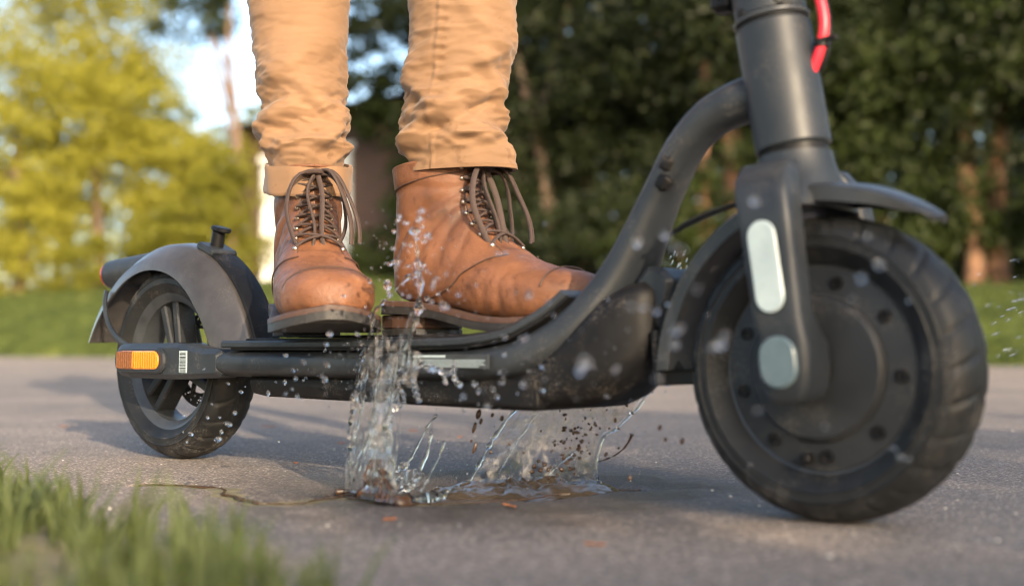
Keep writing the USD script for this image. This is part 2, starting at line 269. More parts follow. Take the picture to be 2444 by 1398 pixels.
mat('puddle_water', {'g': ('geometry', {}), 'n': ('noise_texture', {'scale': 70., 'detail': 3.}), 'b': ('bump', {'strength': .5, 'distance': .003}), 'p': ('principled_bsdf', {'base_color': (.035, .028, .022), 'roughness': .05, 'ior': 1.33, 'specular_ior_level': .6})},
    [('g.position', 'n.vector'), ('n.fac', 'b.height'), ('b.normal', 'p.normal')])

# ------------------------------------------------------------------ ground
def axis_steps(lo, a, b, hi, fine):
    mid = np.arange(a, b+fine/2, fine); left, right = [a], [b]; s = fine
    while left[-1] > lo: s *= 1.25; left.append(left[-1]-s)
    s = fine
    while right[-1] < hi: s *= 1.25; right.append(right[-1]+s)
    return np.r_[np.array(left[1:])[::-1], mid, np.array(right[1:])]
CRACK = np.array([on(x, y)[:2] for x, y in ((330, 1150), (470, 1152), (600, 1185), (680, 1192), (760, 1185), (830, 1172), (930, 1190), (1080, 1190), (1250, 1180), (1400, 1165), (1520, 1160))])
cr = resample(np.c_[CRACK, CRACK[:, 0]*0], 300)[:, :2]; cr = cr+np.c_[fbm(np.c_[cr, cr[:, 0]*0], 40, 3), fbm(np.c_[cr, cr[:, 0]*0], 40, 5)]*.035
from scipy.spatial import cKDTree
crt = cKDTree(cr)
def road_z(x, y):
    p = np.stack([x, y, x*0], -1)
    z = .004*fbm(p, 3., 1)+.0012*fbm(p, 90., 2)
    d, i = crt.query(np.c_[x.ravel(), y.ravel()]); d = d.reshape(x.shape)
    z = z-.009*np.exp(-(d/.007)**2)*(d < .05)-.004*np.exp(-(d/.03)**2)*(d < .2)
    pd = np.hypot((x-.545)/.085, (y-.045)/.11)
    return z-.010*np.clip(1.15-pd, 0, 1)
gx = axis_steps(-140, -.45, 1.15, 90, .007); gy = axis_steps(-.9, -.42, .55, 9.35, .007); gy = np.clip(gy, -.9, 9.35)
X, Y = np.meshgrid(gx, gy, indexing='ij'); Z = road_z(X, Y)
single('road', (np.stack([X, Y, Z], -1).reshape(-1, 3), grid(X, Y)), 'asphalt', 'worn grey asphalt road under the scooter', 'road', kind='structure', smooth=True)
# bank of lawn beyond the road
def lawn_z(x, y):
    t = np.clip((y-9.15)/3.4, 0, 1); s = t*(1.6-.6*t)
    hh = np.interp(x, [-24, -14, -6, 0], [1.28, 1.2, .80, .70])
    return .03*np.clip((y-9.1)/.15, 0, 1)+hh*s+.012*np.maximum(y-14, 0)+.12*fbm(np.stack([x, y, x*0], -1), .35, 4)*np.clip((y-9.2)/2, 0, 1)-.02*np.clip((9.12-y)/.05, 0, 1)
lx = axis_steps(-220, -28, 8, 160, .35); ly = np.r_[np.arange(9.05, 9.6, .06), np.arange(9.6, 24, .3), np.geomspace(24, 320, 22)]
X, Y = np.meshgrid(lx, ly, indexing='ij'); Yj = Y+.10*fbm(np.stack([X, X*0, X*0], -1), 1.3, 8)*(Y < 9.7)
Z = lawn_z(X, Y)
single('lawn', (np.stack([X, Yj, Z], -1).reshape(-1, 3), grid(X, Y)), 'lawn_ground', 'sloping lawn between the road and the trees', 'lawn', kind='structure', smooth=True)
# verge on the camera's side
EDGE = np.array([(-60, -.10), (-1.5, -.22), (-.5, -.32), (.1, -.405), (.30, -.435), (.50, -.47), (.66, -.485), (.82, -.525), (.95, -.60), (1.03, -.74), (1.25, -.95), (1.6, -1.25), (3, -1.3), (60, -1.3)])
def edge_y(x): return np.interp(x, EDGE[:, 0], EDGE[:, 1])+.02*fbm(np.stack([x, x*0, x*0], -1), 9., 6)
def verge_z(x, y):
    d = edge_y(x)-y
    return np.clip(d/.05, -1, 1)*.010+.004+.03*np.clip(d/1.5, 0, 1)+.010*fbm(np.stack([x, y, x*0], -1), 18., 7)
vx = axis_steps(-120, -.8, 1.7, 90, .02); vy = np.r_[-np.geomspace(60, 1.3, 22), np.arange(-1.28, -.02, .02)]
X, Y = np.meshgrid(vx, vy, indexing='ij'); Z = verge_z(X, Y)
single('verge', (np.stack([X, Y, Z], -1).reshape(-1, 3), grid(X, Y)), 'soil', 'soil verge under the grass at the near edge of the road', 'verge', kind='structure', smooth=True)

# ------------------------------------------------------------------ the scooter
sc = Thing('electric_scooter', 'dark grey electric scooter with black tyres, riding through a puddle', 'electric scooter', (.46, 0, 0))
R_ = .127; WB = .92
def tyre(c, seed):
    # closed section: tread with swept grooves, sidewall ribs
    n, na = 40, 300; w = .033; ri = .090
    u = np.linspace(-1, 1, 26); rr = R_-.022*(1-np.sqrt(np.clip(1-np.abs(u)**2.3, 0, 1))); sec = np.c_[rr, u*w]
    sw = np.array([(.1095, .0328), (.1085, .0338), (.1075, .0330), (.1015, .0332), (.1005, .0342), (.0992, .0334), (.095, .030), (ri, .026), (ri-.004, .022), (ri-.004, -.022), (ri, -.026), (.095, -.030), (.0992, -.0334), (.1005, -.0342), (.1015, -.0332), (.1075, -.0330), (.1085, -.0338), (.1095, -.0328)])
    sec = np.vstack([sec, sw]); A = np.linspace(0, 2*PI, na, endpoint=False); Rg = []
    for t in A:
        s = sec.copy(); yy = s[:, 1]/w
        on_ = (s[:, 0] > .112)
        ph = (t*26/(2*PI)+.55*np.abs(yy)**1.3) % 1.0
        g = np.exp(-((ph-.5)/.09)**2)*np.clip((np.abs(yy)-.18)/.1, 0, 1)+np.exp(-((np.abs(yy)-.10)/.035)**2)*.8
        s[:, 0] -= on_*.0022*g
        Rg.append(np.stack([s[:, 0]*math.cos(t), s[:, 1], s[:, 0]*math.sin(t)], 1))
    return loft(np.array(Rg)+np.asarray(c), closed=True)
# main frame: flat deck tube that narrows and sweeps up to the head tube
FP = np.array([(.09, .126, .0835, .0165), (.16, .126, .0845, .0168), (.30, .126, .0845, .017), (.45, .126, .0845, .017), (.56, .127, .0835, .0175), (.62, .1325, .078, .019), (.66, .150, .066, .0205), (.692, .180, .050, .0195), (.7145, .214, .036, .0180), (.735, .252, .028, .0165), (.757, .293, .0235, .0152), (.781, .330, .0220, .0155), (.808, .352, .0215, .0175), (.835, .361, .0215, .0195), (.868, .366, .020, .021)])
def frame_path(n=70):
    d = np.r_[0, np.cumsum(np.linalg.norm(np.diff(FP[:, :2], axis=0), axis=1))]; s = np.linspace(0, d[-1], n)
    return PchipInterpolator(d, FP)(s)
fp = frame_path(); tn = np.gradient(fp[:, :2], axis=0); tn /= np.linalg.norm(tn, axis=1, keepdims=True); nn = np.c_[-tn[:, 1], tn[:, 0]]
rings = []
for i in range(len(fp)):
    e = 2.3+1.2*np.clip((fp[i, 2]-.025)/.05, 0, 1)
    q = supersec(44, e if e < 3.5 else 3.5, fp[i, 2], fp[i, 3])
    rings.append(np.c_[fp[i, 0]+nn[i, 0]*q[:, 1], q[:, 0], fp[i, 1]+nn[i, 1]*q[:, 1]])
sc.part('frame', loft(rings), 'satin_grey', 40)
# deck plate riding on the frame and its rubber mat
def on_frame(s0, s1, off, hh, wsc, wadd, n=46, taper=1.0):
    x = fp[:, 0]; a = np.searchsorted(x, s0); b = np.searchsorted(x, s1)
    R = []
    for i in range(a, b):
        hw = fp[i, 2]*wsc+wadd; c = fp[i, :2]+nn[i]*(fp[i, 3]+off)
        q = np.array([(-hw, -hh*.6), (-hw, hh*.4), (-hw+.003, hh), (hw-.003, hh), (hw, hh*.4), (hw, -hh*.6), (hw-.002, -hh), (-hw+.002, -hh)])[::-1]
        R.append(np.c_[c[0]+nn[i, 0]*q[:, 1], q[:, 0], c[1]+nn[i, 1]*q[:, 1]])
    return loft(R)
sc.part('deck_plate', on_frame(.19, .700, .0055, .0042, .985, .001), 'satin_grey', 30)
sc.part('deck_gasket', on_frame(.195, .695, .0002, .0022, .955, -.001), 'black_plastic', 30)
sc.part('deck_mat', on_frame(.23, .66, .0108, .0014, .93, -.001), 'black_plastic', 30)
for k in range(7):
    sc.part('mat_rib', rbox((.43, -.06+.02*k, .157), (.34, .006, .0016), .0005), 'black_plastic', 30)
sc.part('battery_box', slab([(.215, .112), (.222, .092), (.25, .0885), (.62, .0845), (.655, .0848), (.655, .118), (.60, .118)], -.064, .064, 'xz', .0045), 'black_plastic', 60)
bx = []
for x, zl, zh, hw_ in ((.600, .0860, .120, .060), (.63, .0850, .128, .0625), (.665, .0860, .148, .062), (.69, .0880, .172, .057), (.712, .0965, .192, .053), (.732, .110, .203, .046), (.748, .126, .206, .038), (.757, .142, .200, .029), (.762, .158, .184, .014)):
    q = supersec(40, 4., hw_, (zh-zl)/2); bx.append(np.c_[np.full(40, x), q[:, 0], (zh+zl)/2+q[:, 1]])
sc.part('battery_nose', loft(bx), 'black_plastic', 80)
sc.part('front_housing', slab([(.735, .15), (.757, .15), (.772, .185), (.776, .206), (.766, .217), (.748, .219), (.735, .205)], -.022, .05, 'xz', .005), 'satin_grey', 40)
# rear brackets with side reflectors
for s in (-1, 1):
    poly = [(-.036, .128), (-.034, .142), (-.024, .1485), (.0, .150), (.105, .150), (.125, .147), (.155, .143), (.19, .143), (.19, .109), (.15, .108), (.11, .106), (.0, .106), (-.024, .109), (-.034, .116)]
    t0, t1 = sorted((s*.048, s*.0845))
    br = sc.part('rear_bracket', slab(poly, t0, t1, 'xz', .006), 'satin_grey', 40)
    t0, t1 = sorted((s*.082, s*.0885))
    sc.part('reflector_housing', slab(stadium(-.026, .085, .1125, .1445), t0, t1, 'xz', .0025), 'satin_grey', 40, under=br)
    t0, t1 = sorted((s*.0865, s*.0905))
    sc.part('reflector_lens', slab(stadium(-.0175, .0745, .1175, .1405), t0, t1, 'xz', .0015), 'amber_lens', 40, under=br, label='amber side reflector')
    if s < 0:
        sc.part('reflector_shade', slab([(-.0165, .120), (-.0165, .138), (-.010, .1402), (.021, .1402), (.021, .1178), (-.010, .1178)], -.0915, -.0895, 'xz', .0004), 'amber_dark', 40, under=br)
        for k in range(18):
            x = -.014+k*.0050
            sc.part('lens_rib', rbox((x, -.0918, .129), (.0009, .0010, .020), .0002), 'amber_dark' if k < 7 else 'amber_lens', 30, under=br)
        st = sc.part('sticker', rbox((.1195, -.0849, .1275), (.016, .0010, .0265), .0003), 'white_strip', 30, under=br, label='small white barcode sticker')
    sc.part('axle_nut', cyl((0, s*.030, R_), (0, s*.0485, R_), .011, 6), 'steel', 30)
z = .1155; kk = 0
while z < .139:
    h = [.0005, .0009, .0006, .0012][kk % 4]
    sc.part('barcode_line', rbox((.1195, -.0855, z), (.012, .0006, h), .0001), 'ink', False); z += h+[.0009, .0006, .0011][kk % 3]; kk += 1
# rear wheel
rc = (0, 0, R_)
W = sc.holder('rear_wheel')
sc.part('tyre', tyre(rc, 1), 'tyre_rubber', 40, under=W)
sc.part('rim', lathe([(.0925, .026), (.0955, .024), (.0955, .021), (.089, .017), (.083, .014), (.081, 0), (.083, -.014), (.089, -.017), (.0955, -.021), (.0955, -.024), (.0925, -.026), (.088, -.0245), (.0835, -.022), (.078, -.017), (.0765, 0), (.078, .017), (.0835, .022), (.088, .0245)], rc, 96), 'alloy_grey', 40, under=W)
sc.part('hub', lathe([(.006, .032), (.020, .032), (.024, .028), (.024, -.028), (.020, -.032), (.006, -.032)], rc, 40), 'alloy_grey', 40, under=W)
for k in range(3):
    a = 90+14+k*120
    for off in (-.0085, .0085):
        v = slab([(.020, off-.006), (.080, off*1.7-.0062), (.080, off*1.7+.0062), (.020, off+.006)], -.014, .014, 'xz', .002)
        sc.part('spoke', move(v, rc, rot((0, -1, 0), a)), 'motor_grey', 40, under=W)
disc = Polygon([(.062*math.cos(a), .062*math.sin(a)) for a in np.linspace(0, 2*PI, 73)[:-1]], [[(.043*math.cos(a), .043*math.sin(a)) for a in np.linspace(0, 2*PI, 49)[:-1]]])
for k in range(24):
    for rr, da in ((.0485, 0), (.0565, .13)):
        a = k*2*PI/24+da
        disc = disc.difference(aff.translate(aff.scale(Polygon([(1, 0), (0, 1), (-1, 0), (0, -1)]), .0028, .0028, origin=(0, 0)), rr*math.cos(a), rr*math.sin(a)))
dm = trimesh.creation.extrude_polygon(disc, .002, engine='earcut'); v = np.array(dm.vertices)[:, [0, 2, 1]]
sc.part('brake_disc', (v+[0, .0245, R_], np.array(dm.faces)[:, ::-1]), 'motor_grey', False, under=W)
for k in range(5):
    a = k*2*PI/5+.3; sc.part('disc_arm', cyl((.016*math.cos(a), .0255, R_+.016*math.sin(a)), (.046*math.cos(a+.25), .0255, R_+.046*math.sin(a+.25)), .0032, 8), 'motor_grey', 40, under=W)
sc.part('caliper', rbox((.048, .036, R_+.030), (.034, .022, .028), .004, rot((0, 1, 0), 40)), 'black_plastic', 40)
# rear mudguard: inverted U swept round the wheel
fa = np.radians(np.array([-4, 12, 30, 50, 72, 95, 115, 135, 155, 172])); fr = np.array([.182, .170, .163, .158, .155, .154, .157, .163, .172, .184])
A = np.linspace(fa[0], fa[-1], 60); RR = CubicSpline(fa, fr)(A)
side = np.interp(np.degrees(A), [-4, 15, 40, 70, 100, 140, 172], [.048, .052, .050, .042, .034, .026, .012]); hw = np.interp(np.degrees(A), [-4, 40, 100, 172], [.046, .046, .043, .038])
rings = []
for a, r, sd, w in zip(A, RR, side, hw):
    t_ = np.clip(w*.50, .018, .03); q = [(r-sd, -w-.001), (r-sd*.55, -w+.0015), (r-.0045, -t_-.003), (r-.0008, -t_+.003), (r+.0015, 0), (r-.0008, t_-.003), (r-.0045, t_+.003), (r-sd*.55, w-.0015), (r-sd, w+.001), (r-sd, w-.0022), (r-sd*.55, w-.0042), (r-.0065, t_+.001), (r-.0035, 0), (r-.0065, -t_-.001), (r-sd*.55, -w+.0042), (r-sd, -w+.0022)]
    rings.append([(rc[0]+k*math.cos(a), y, R_+k*math.sin(a)) for k, y in q])
fd = sc.part('rear_mudguard', loft(rings), 'fender_grey', 32)
rings = []
for i in range(0, 24):
    a, r, w = A[i], RR[i]+.0030, hw[i]*.50-.003
    q = [(r-.002, -w), (r+.001, -w+.002), (r+.0035, 0), (r+.001, w-.002), (r-.002, w)]
    rings.append([(k*math.cos(a), y, R_+k*math.sin(a)) for k, y in q])
sc.part('mudguard_cover', loft(rings), 'black_plastic', 40, under=fd)
h0 = np.array([.066, 0, .268]); hd = np.array([.22, 0, 1.]); hd /= np.linalg.norm(hd)
sc.part('mudguard_hook', cat(cyl(h0, h0+hd*.027, .0085, 20), move(slab(stadium(-.014, .016, -.010, .010), -.003, .003, 'xy', .0015), h0+hd*.029+[.003, 0, 0], rot((0, 1, 0), 14))), 'black_plastic', 40, under=fd)
sc.part('hook_base', rbox((.068, 0, .270), (.036, .042, .010), .003, rot((0, 1, 0), 22)), 'satin_grey', 40, under=fd)
tl = sc.part('tail_lamp', cyl((-.060, 0, .255), (-.176, 0, .247), .0205, 28, .003), 'satin_grey', 40, under=fd)
sc.part('lamp_lens', cyl((-.174, 0, .2472), (-.181, 0, .2467), .0185, 28, .002), 'red_lens', 40)
for s in (-1, 1):
    sc.part('mudguard_stay', tube([(-.122, s*.042, .222), (-.118, s*.046, .195), (-.092, s*.050, .165), (-.055, s*.054, .148), (-.01, s*.056, .140)], .0052, 10, 24, .6), 'satin_grey', 40)
# head tube, stem, collar
RK = np.array([-.1737, 0, 1.]); RK /= np.linalg.norm(RK); HB = np.array([.888, 0, .311])
def hp(z): return HB+RK*((z-HB[2])/RK[2])
sc.part('head_tube', cyl(hp(.3135), hp(.4235), .0325, 48, .002), 'satin_grey', 40)
sc.part('lower_bearing', cyl(hp(.3065), hp(.3145), .0290, 40, .001), 'black_plastic', 40)
sc.part('collar', cyl(hp(.4265), hp(.4310), .0332, 48, .0015), 'alloy_grey', 40)
sc.part('collar_gap', cyl(hp(.4230), hp(.4270), .0300, 40, .001), 'black_plastic', 40)
stp = sc.part('stem', cyl(hp(.4305), hp(1.10), .0310, 48, .002), 'satin_grey', 40)
for px, py in ((1762, 28), (1868, -2), (1902, 5)):
    p = at(px, py, -.03); c = hp(p[2]); d = (p-c); d -= RK*(d@RK); d /= np.linalg.norm(d)
    sc.part('stem_bolt', cyl(c+d*.0295, c+d*.0325, .0048, 16, .001), 'black_plastic', 40)
c = hp(.456)
sc.part('folding_lever', cat(rbox(c+[-.040, -.004, .002], (.022, .022, .030), .005), tube([c+[-.046, -.006, .012], c+[-.052, -.008, .05], c+[-.060, -.008, .10]], .006, 10, 10)), 'black_plastic', 40)
sc.part('handlebar', tube([hp(1.08)+[-.02, -.25, .0], hp(1.10)+[0, -.1, .01], hp(1.10)+[0, .1, .01], hp(1.08)+[-.02, .25, 0]], .016, 16, 24), 'black_plastic', 40)
# fork: crown sleeve, shoulders, two blades
cr_r = []
for z, rx, ry, e in ((.3085, .0315, .0315, 2), (.300, .0318, .0325, 2), (.288, .0325, .037, 2.2), (.276, .033, .046, 2.6), (.266, .032, .058, 3), (.258, .029, .068, 3.5), (.2575, .022, .060, 3.5)):
    q = supersec(48, e, rx, ry); c = hp(z); c[2] = z
    cr_r.append(np.c_[c[0]+q[:, 0]+(.31-z)*.0, q[:, 1], np.full(48, z)+q[:, 0]*.10])
fk = sc.part('fork', loft(cr_r), 'satin_grey', 40)
for s in (-1, 1):
    rr = []
    for z, xc, hx, yo, hy in ((.296, .890, .022, .046, .012), (.282, .8945, .0245, .060, .0155), (.266, .899, .0240, .0675, .0160), (.24, .9045, .0232, .0705, .0155), (.20, .910, .0222, .0715, .0150), (.172, .914, .0215, .0715, .0150), (.158, .917, .0210, .068, .0185), (.146, .920, .0215, .0635, .0228), (.128, .921, .0215, .0625, .0235), (.112, .921, .0200, .0625, .0230), (.104, .921, .0165, .0630, .0205), (.0995, .921, .0105, .0640, .0150)):
        q = supersec(36, 5., hx, hy); rr.append(np.c_[xc+q[:, 0], s*yo+q[:, 1], np.full(36, z)+q[:, 0]*.08])
    leg = sc.part('fork_leg', loft(rr), 'satin_grey', 40)
    y0, y1 = sorted((s*.0862, s*.0905))
    if s < 0:
        # white reflective strip, tilted with the leg
        v = slab(stadium(-.037, .037, -.0125, .0125, 10), -.0016, .0016, 'xz', .001)
        T = rot((0, 1, 0), 90-8.5)
        sc.part('reflector_strip', move(v, (.9085, -.0883, .2085), T@rot((0, 0, 1), 0)), 'white_strip', 40, under=leg, label='long white reflector strip on the near fork leg')
    y0, y1 = sorted((s*.0845, s*.0905)); v = slab(stadium(-.0205, .0205, -.0158, .0158, 14), y0, y1, 'xz', .0012)
    sc.part('axle_cap', move(v, (.9185, 0, .1330), rot((0, 1, 0), 84)), 'cap_grey', 40, under=leg)
    y0, y1 = sorted((s*.034, s*.064))
    sc.part('axle_spacer', cyl((WB, y0, R_), (WB, y1, R_), .019, 28), 'black_plastic', 40)
# front wheel with hub motor
fc = (WB, 0, R_); W = sc.holder('front_wheel')
sc.part('tyre', tyre(fc, 2), 'tyre_rubber', 40, under=W)
sc.part('rim', lathe([(.0925, .026), (.0965, .025), (.0965, .022), (.088, .018), (.084, .018), (.084, -.018), (.088, -.018), (.0965, -.022), (.0965, -.025), (.0925, -.026), (.0895, -.0255), (.087, -.021), (.082, -.020), (.078, -.016), (.078, .016), (.082, .020), (.087, .021), (.0895, .0255)], fc, 110), 'alloy_grey', 40, under=W)
mc = sc.part('motor_cover', lathe([(.006, .034), (.030, .034), (.056, .0325), (.0595, .0295), (.061, .0255), (.083, .0225), (.0835, .018), (.0835, -.018), (.083, -.0225), (.061, -.0255), (.0595, -.0295), (.056, -.0325), (.030, -.034), (.006, -.034)], fc, 110), 'motor_grey', 30, under=W)
for s in (-1, 1):
    for k in range(9):
        a = math.radians(-4+40*k); c = np.array(fc)+[.0715*math.cos(a), 0, .0715*math.sin(a)]
        sc.part('cover_bolt', lathe([(.0001, s*.0245), (.0026, s*.0245), (.0030, s*.0262), (.0056, s*.0262), (.0060, s*.0240), (.0060, s*.0222), (.0001, s*.0222)], c, 16), 'black_plastic', 40, under=W)
a = math.radians(-96); c = np.array(fc)+[.074*math.cos(a), 0, .074*math.sin(a)]
sc.part('valve', cyl(c+[0, -.022, 0], c+[0, -.036, 0], .0048, 14), 'black_plastic', 40, under=W)
# front mudguard
A = np.radians(np.linspace(51, 181, 60)); rings = []
for a in A:
    d = math.degrees(a); r = np.interp(d, [51, 62, 80, 100, 130, 160, 181], [.1555, .1545, .1535, .152, .150, .1505, .154]); w = np.interp(d, [51, 60, 72, 90, 181], [.012, .027, .036, .039, .037]); sd = np.interp(d, [51, 60, 75, 181], [.002, .010, .016, .016])
    q = [(r-sd, -w), (r-.004, -w), (r-.001, -w*.86), (r+.002, 0), (r-.001, w*.86), (r-.004, w), (r-sd, w), (r-sd, w-.002), (r-.0065, w*.90), (r-.0025, 0), (r-.0065, -w*.90), (r-sd, -w+.002)]
    rings.append([(fc[0]+k*math.cos(a), y, R_+k*math.sin(a)) for k, y in q])
sc.part('front_mudguard', loft(rings), 'guard_dark', 40)
sc.part('mudguard_flap', rbox((.7655, 0, .135), (.007, .066, .05), .002, rot((0, 1, 0), -4)), 'black_plastic', 40)
# side blade of the mudguard that shows behind the fork
sc.part('mudguard_lip', tube([(.785, -.036, .2440), (.80, -.040, .2500), (.825, -.043, .2580), (.86, -.044, .2660)], [.003, .006, .006, .004], 10, 20, .35), 'satin_grey', 40)
# cables and clips
cb = sc.part('red_cable', tube([hp(.60)+[.040, 0, .02], (.905, 0, .47), (.9135, 0, .440), (.917, 0, .418), (.914, 0, .400), (.9065, 0, .382), (.895, 0, .366)], .0045, 12, 60), 'red_cable', 40, label='red cable curving down in front of the stem')
sc.part('cable_clip', cat(lathe([(.0046, -.003), (.0064, -.003), (.0064, .003), (.0046, .003)], (.9145, 0, .402), 16, 2), rbox((.924, -.004, .404), (.014, .005, .004), .001)), 'black_plastic', 40)
sc.part('black_cable', tube([hp(.60)+[.036, .012, .02], (.902, .012, .47), (.9125, .012, .438), (.915, .012, .41), (.9105, .012, .390), (.894, .010, .372)], .0032, 10, 60), 'black_plastic', 40)
for x, y in ((1602, 392), (1592, 436)):
    p = at(x, y, -.012); sc.part('cable_guide', rbox(p, (.016, .024, .014), .004, rot((0, 1, 0), -60)), 'black_plastic', 40)
# name plate on the side of the deck
pl = sc.part('side_label', rbox((.560, -.0848, .1310), (.105, .0012, .0135), .0004), 'alloy_grey', 30, label='pale printed label on the near side of the deck')
for k, (zz, x0, x1) in enumerate(((.1358, .512, .556), (.1322, .512, .608), (.1302, .512, .606), (.1282, .512, .608), (.1262, .512, .600))):
    sc.part('label_line', rbox(((x0+x1)/2, -.0856, zz), (x1-x0, .0006, .0022 if k == 0 else .0008), .0001), 'white_strip', False, under=pl)

# ------------------------------------------------------------------ the rider
DECK = .1574
rider = Thing('person', 'person in tan chinos and brown leather lace-up boots standing on the scooter deck', 'person', (.36, 0, DECK))
ST = np.array([  # top s, z; bottom s, z; half width
    (.2985, .036, .2990, .031, .004), (.2955, .050, .292, .024, .020), (.285, .0605, .279, .021, .033), (.268, .0660, .262, .018, .0425), (.245, .0705, .238, .015, .0490), (.215, .0775, .208, .015, .0515), (.188, .0890, .172, .017, .0500), (.166, .1020, .132, .024, .0460),
    (.150, .1150, .088, .032, .0425), (.139, .1275, .045, .037, .0400), (.132, .1385, .012, .050, .0375), (.128, .1480, .006, .076, .0370), (.1255, .1575, .011, .106, .0365), (.1245, .1680, .013, .136, .0375), (.1240, .1780, .012, .160, .0390), (.1240, .1870, .010, .178, .0405), (.1240, .1930, .009, .1865, .0412)])
SI = PchipInterpolator(np.arange(len(ST)), ST)
BS = .965
class Boot:
    def __init__(self, heel, theta, lean=0.):
        self.h = np.array([heel[0], heel[1], DECK]); self.R = rot((0, 0, 1), theta)
    def w(self, p):
        p = np.asarray(p, float)*[BS, BS, 1.0]
        return p@self.R.T+self.h
    def surf(self, k, ph, off=0.):
        k = np.asarray(k, float); ph = np.asarray(ph, float); s = SI(np.clip(k, 0, len(ST)-1))
        ts, tz, bs, bz, w = np.moveaxis(s, -1, 0)
        v, u = np.cos(ph), np.sin(ph); foot = np.clip((10.5-k)/2.5, 0, 1)
        ue = np.where(v < 0, 1-.45*foot, 1-.14*foot); U = np.sign(u)*np.abs(u)**ue
        ve = np.where(v < 0, np.sign(v)*np.abs(v)**(1-.35*foot), v)
        shape = np.where((v > 0), 1-.10*np.clip((k-4)/5, 0, 1)*np.clip((11-k)/3, 0, 1)*np.sin(2*np.abs(np.where(ph > PI, 2*PI-ph, ph))).clip(0), 1)
        cs, cz, es, ez = (ts+bs)/2, (tz+bz)/2, (ts-bs)/2, (tz-bz)/2
        n = np.hypot(es, ez); ww = w*1.05+off
        return np.stack([cs+es*ve*(n+off)/n, U*ww*shape, cz+ez*ve*(n+off)/n], -1)
def make_boot(heel, theta, which, label):
    B = Boot(heel, theta)
    K = np.concatenate([np.linspace(0, 3, 26), np.linspace(3, 16, 120)[1:]]); PH = np.linspace(0, 2*PI, 120, endpoint=False)
    k, p = np.meshgrid(K, PH, indexing='ij'); pa = np.where(p > PI, 2*PI-p, p)
    P = B.surf(k, p)
    off = np.zeros_like(k)
    # quarter overlay: everything behind a swept line, with an open lace gap over the tongue
    line = 5.9+1.5*np.clip((pa-.5)/1.2, 0, 1)+1.0*np.clip((pa-1.7)/.8, 0, 1)
    off += .0016/(1+np.exp(-(k-line)*18))
    gap = .36-.06*np.clip((k-6)/9, 0, 1)
    off -= .0030/(1+np.exp((pa-gap)*45))*(1/(1+np.exp(-(k-6.3)*12)))
    # heel counter and collar band
    off += .0008/(1+np.exp(-(k-14.1)*22))*(pa > gap)
    # creases: vamp break, ankle rolls
    for k0, sl, A_, w_ in ((4.55, .25, .0013, .14), (5.0, .45, .0020, .14), (5.45, .6, .0015, .15), (10.6, -.9, .0034, .40), (12.2, -.7, .0034, .42), (9.4, -.7, .0028, .36), (11.4, .6, .0020, .28), (13.1, .5, .0022, .30), (8.3, -.6, .0022, .26)):
        off -= A_*np.exp(-((k-k0-sl*(pa-.9)-.25*np.sin(3*p+k0))/w_)**2)*np.clip(np.sin(pa), 0, 1)
    off += .0022*fbm(P, 28, 3+which)+.0009*fbm(P, 90, 5+which)
    P = B.surf(k, p, off)
    v, f = loft(P, caps=True)
    bt = rider.part('boot', (B.w(v), f), 'leather', 50, label=label)
    # stitched seams
    def strip(ks, ps, r, m, name):
        q = B.w(B.surf(np.array(ks), np.array(ps), .0018)); rider.part(name, tube(q, r, 6, 60), m, 40, under=bt)
    for s in (1, -1):
        ph = np.linspace(.45, 2.5, 14)
        strip(5.9+1.5*np.clip((ph-.5)/1.2, 0, 1)+np.clip((ph-1.7)/.8, 0, 1)-.10, s*ph, .0009, 'welt_leather', 'seam')
        kk_ = np.linspace(6.2, 15.6, 14); strip(kk_, s*(.36-.06*(kk_-6)/9+.10), .0007, 'welt_leather', 'seam')
        strip(np.full(12, 14.05), s*np.linspace(.4, 3.1, 12), .0008, 'welt_leather', 'seam')
    strip(np.full(20, 3.55), np.linspace(-1.35, 1.35, 20), .0008, 'welt_leather', 'seam')
    # rim of the shaft
    ph = np.linspace(0, 2*PI, 60); q = B.w(B.surf(np.full(60, 16.), ph, .0005)); rider.part('shaft_rim', tube(q, .0018, 8), 'leather', 40, under=bt)
    # sole: welt and outsole with toe spring, stacked heel
    sv = np.array([0, .006, .02, .05, .09, .13, .17, .21, .24, .265, .282, .293, .299, .302]); wv = np.array([.014, .026, .036, .0385, .039, .043, .049, .0535, .0525, .046, .036, .024, .012, .004])+.003
    zb = np.array([.036, .036, .036, .035, .031, .024, .017, .0145, .0150, .0175, .0205, .023, .0255, .0265])
    S = np.linspace(0, 1, 70); S = np.sort(np.r_[S, .97, .985, .995])*.302; Wd = PchipInterpolator(sv, wv*1.04)(S); Zb = PchipInterpolator(sv, zb)(S)
    def layer(lo, hi, grow):
        R = []
        for s_, w_, z_ in zip(S, Wd, Zb):
            w_ = w_+grow; R.append([(s_, -w_, z_+lo), (s_, -w_, z_+hi), (s_, -w_+.002, z_+hi+.0015), (s_, w_-.002, z_+hi+.0015), (s_, w_, z_+hi), (s_, w_, z_+lo)])
        return loft(R)
    for nm, lo, hi, gr, mt in (('welt', -.0028, .0018, .0016, 'welt_leather'), ('outsole', -.0115, -.0030, .0012, 'sole_rubber')):
        v, f = layer(lo, hi, gr); rider.part(nm, (B.w(v), f), mt, 40, under=bt)
    hl = Polygon([(0, -.018), (.006, -.030), (.03, -.038), (.070, -.040), (.074, -.030), (.074, .030), (.070, .040), (.03, .038), (.006, .030), (0, .018)])
    for nm, z0, z1, mt in (('heel_cap', .0, .008, 'sole_rubber'), ('heel_block', .0082, .0235, 'welt_leather')):
        v, f = slab(hl, z0, z1, 'xy', .0012); rider.part(nm, (B.w(v), f), mt, 40, under=bt)
    # eyelets and laces
    ek = np.array([6.7, 7.7, 8.7, 9.8, 11., 12.2, 13.4, 14.6]); eph = .36-.06*np.clip((ek-6)/9, 0, 1)+.16
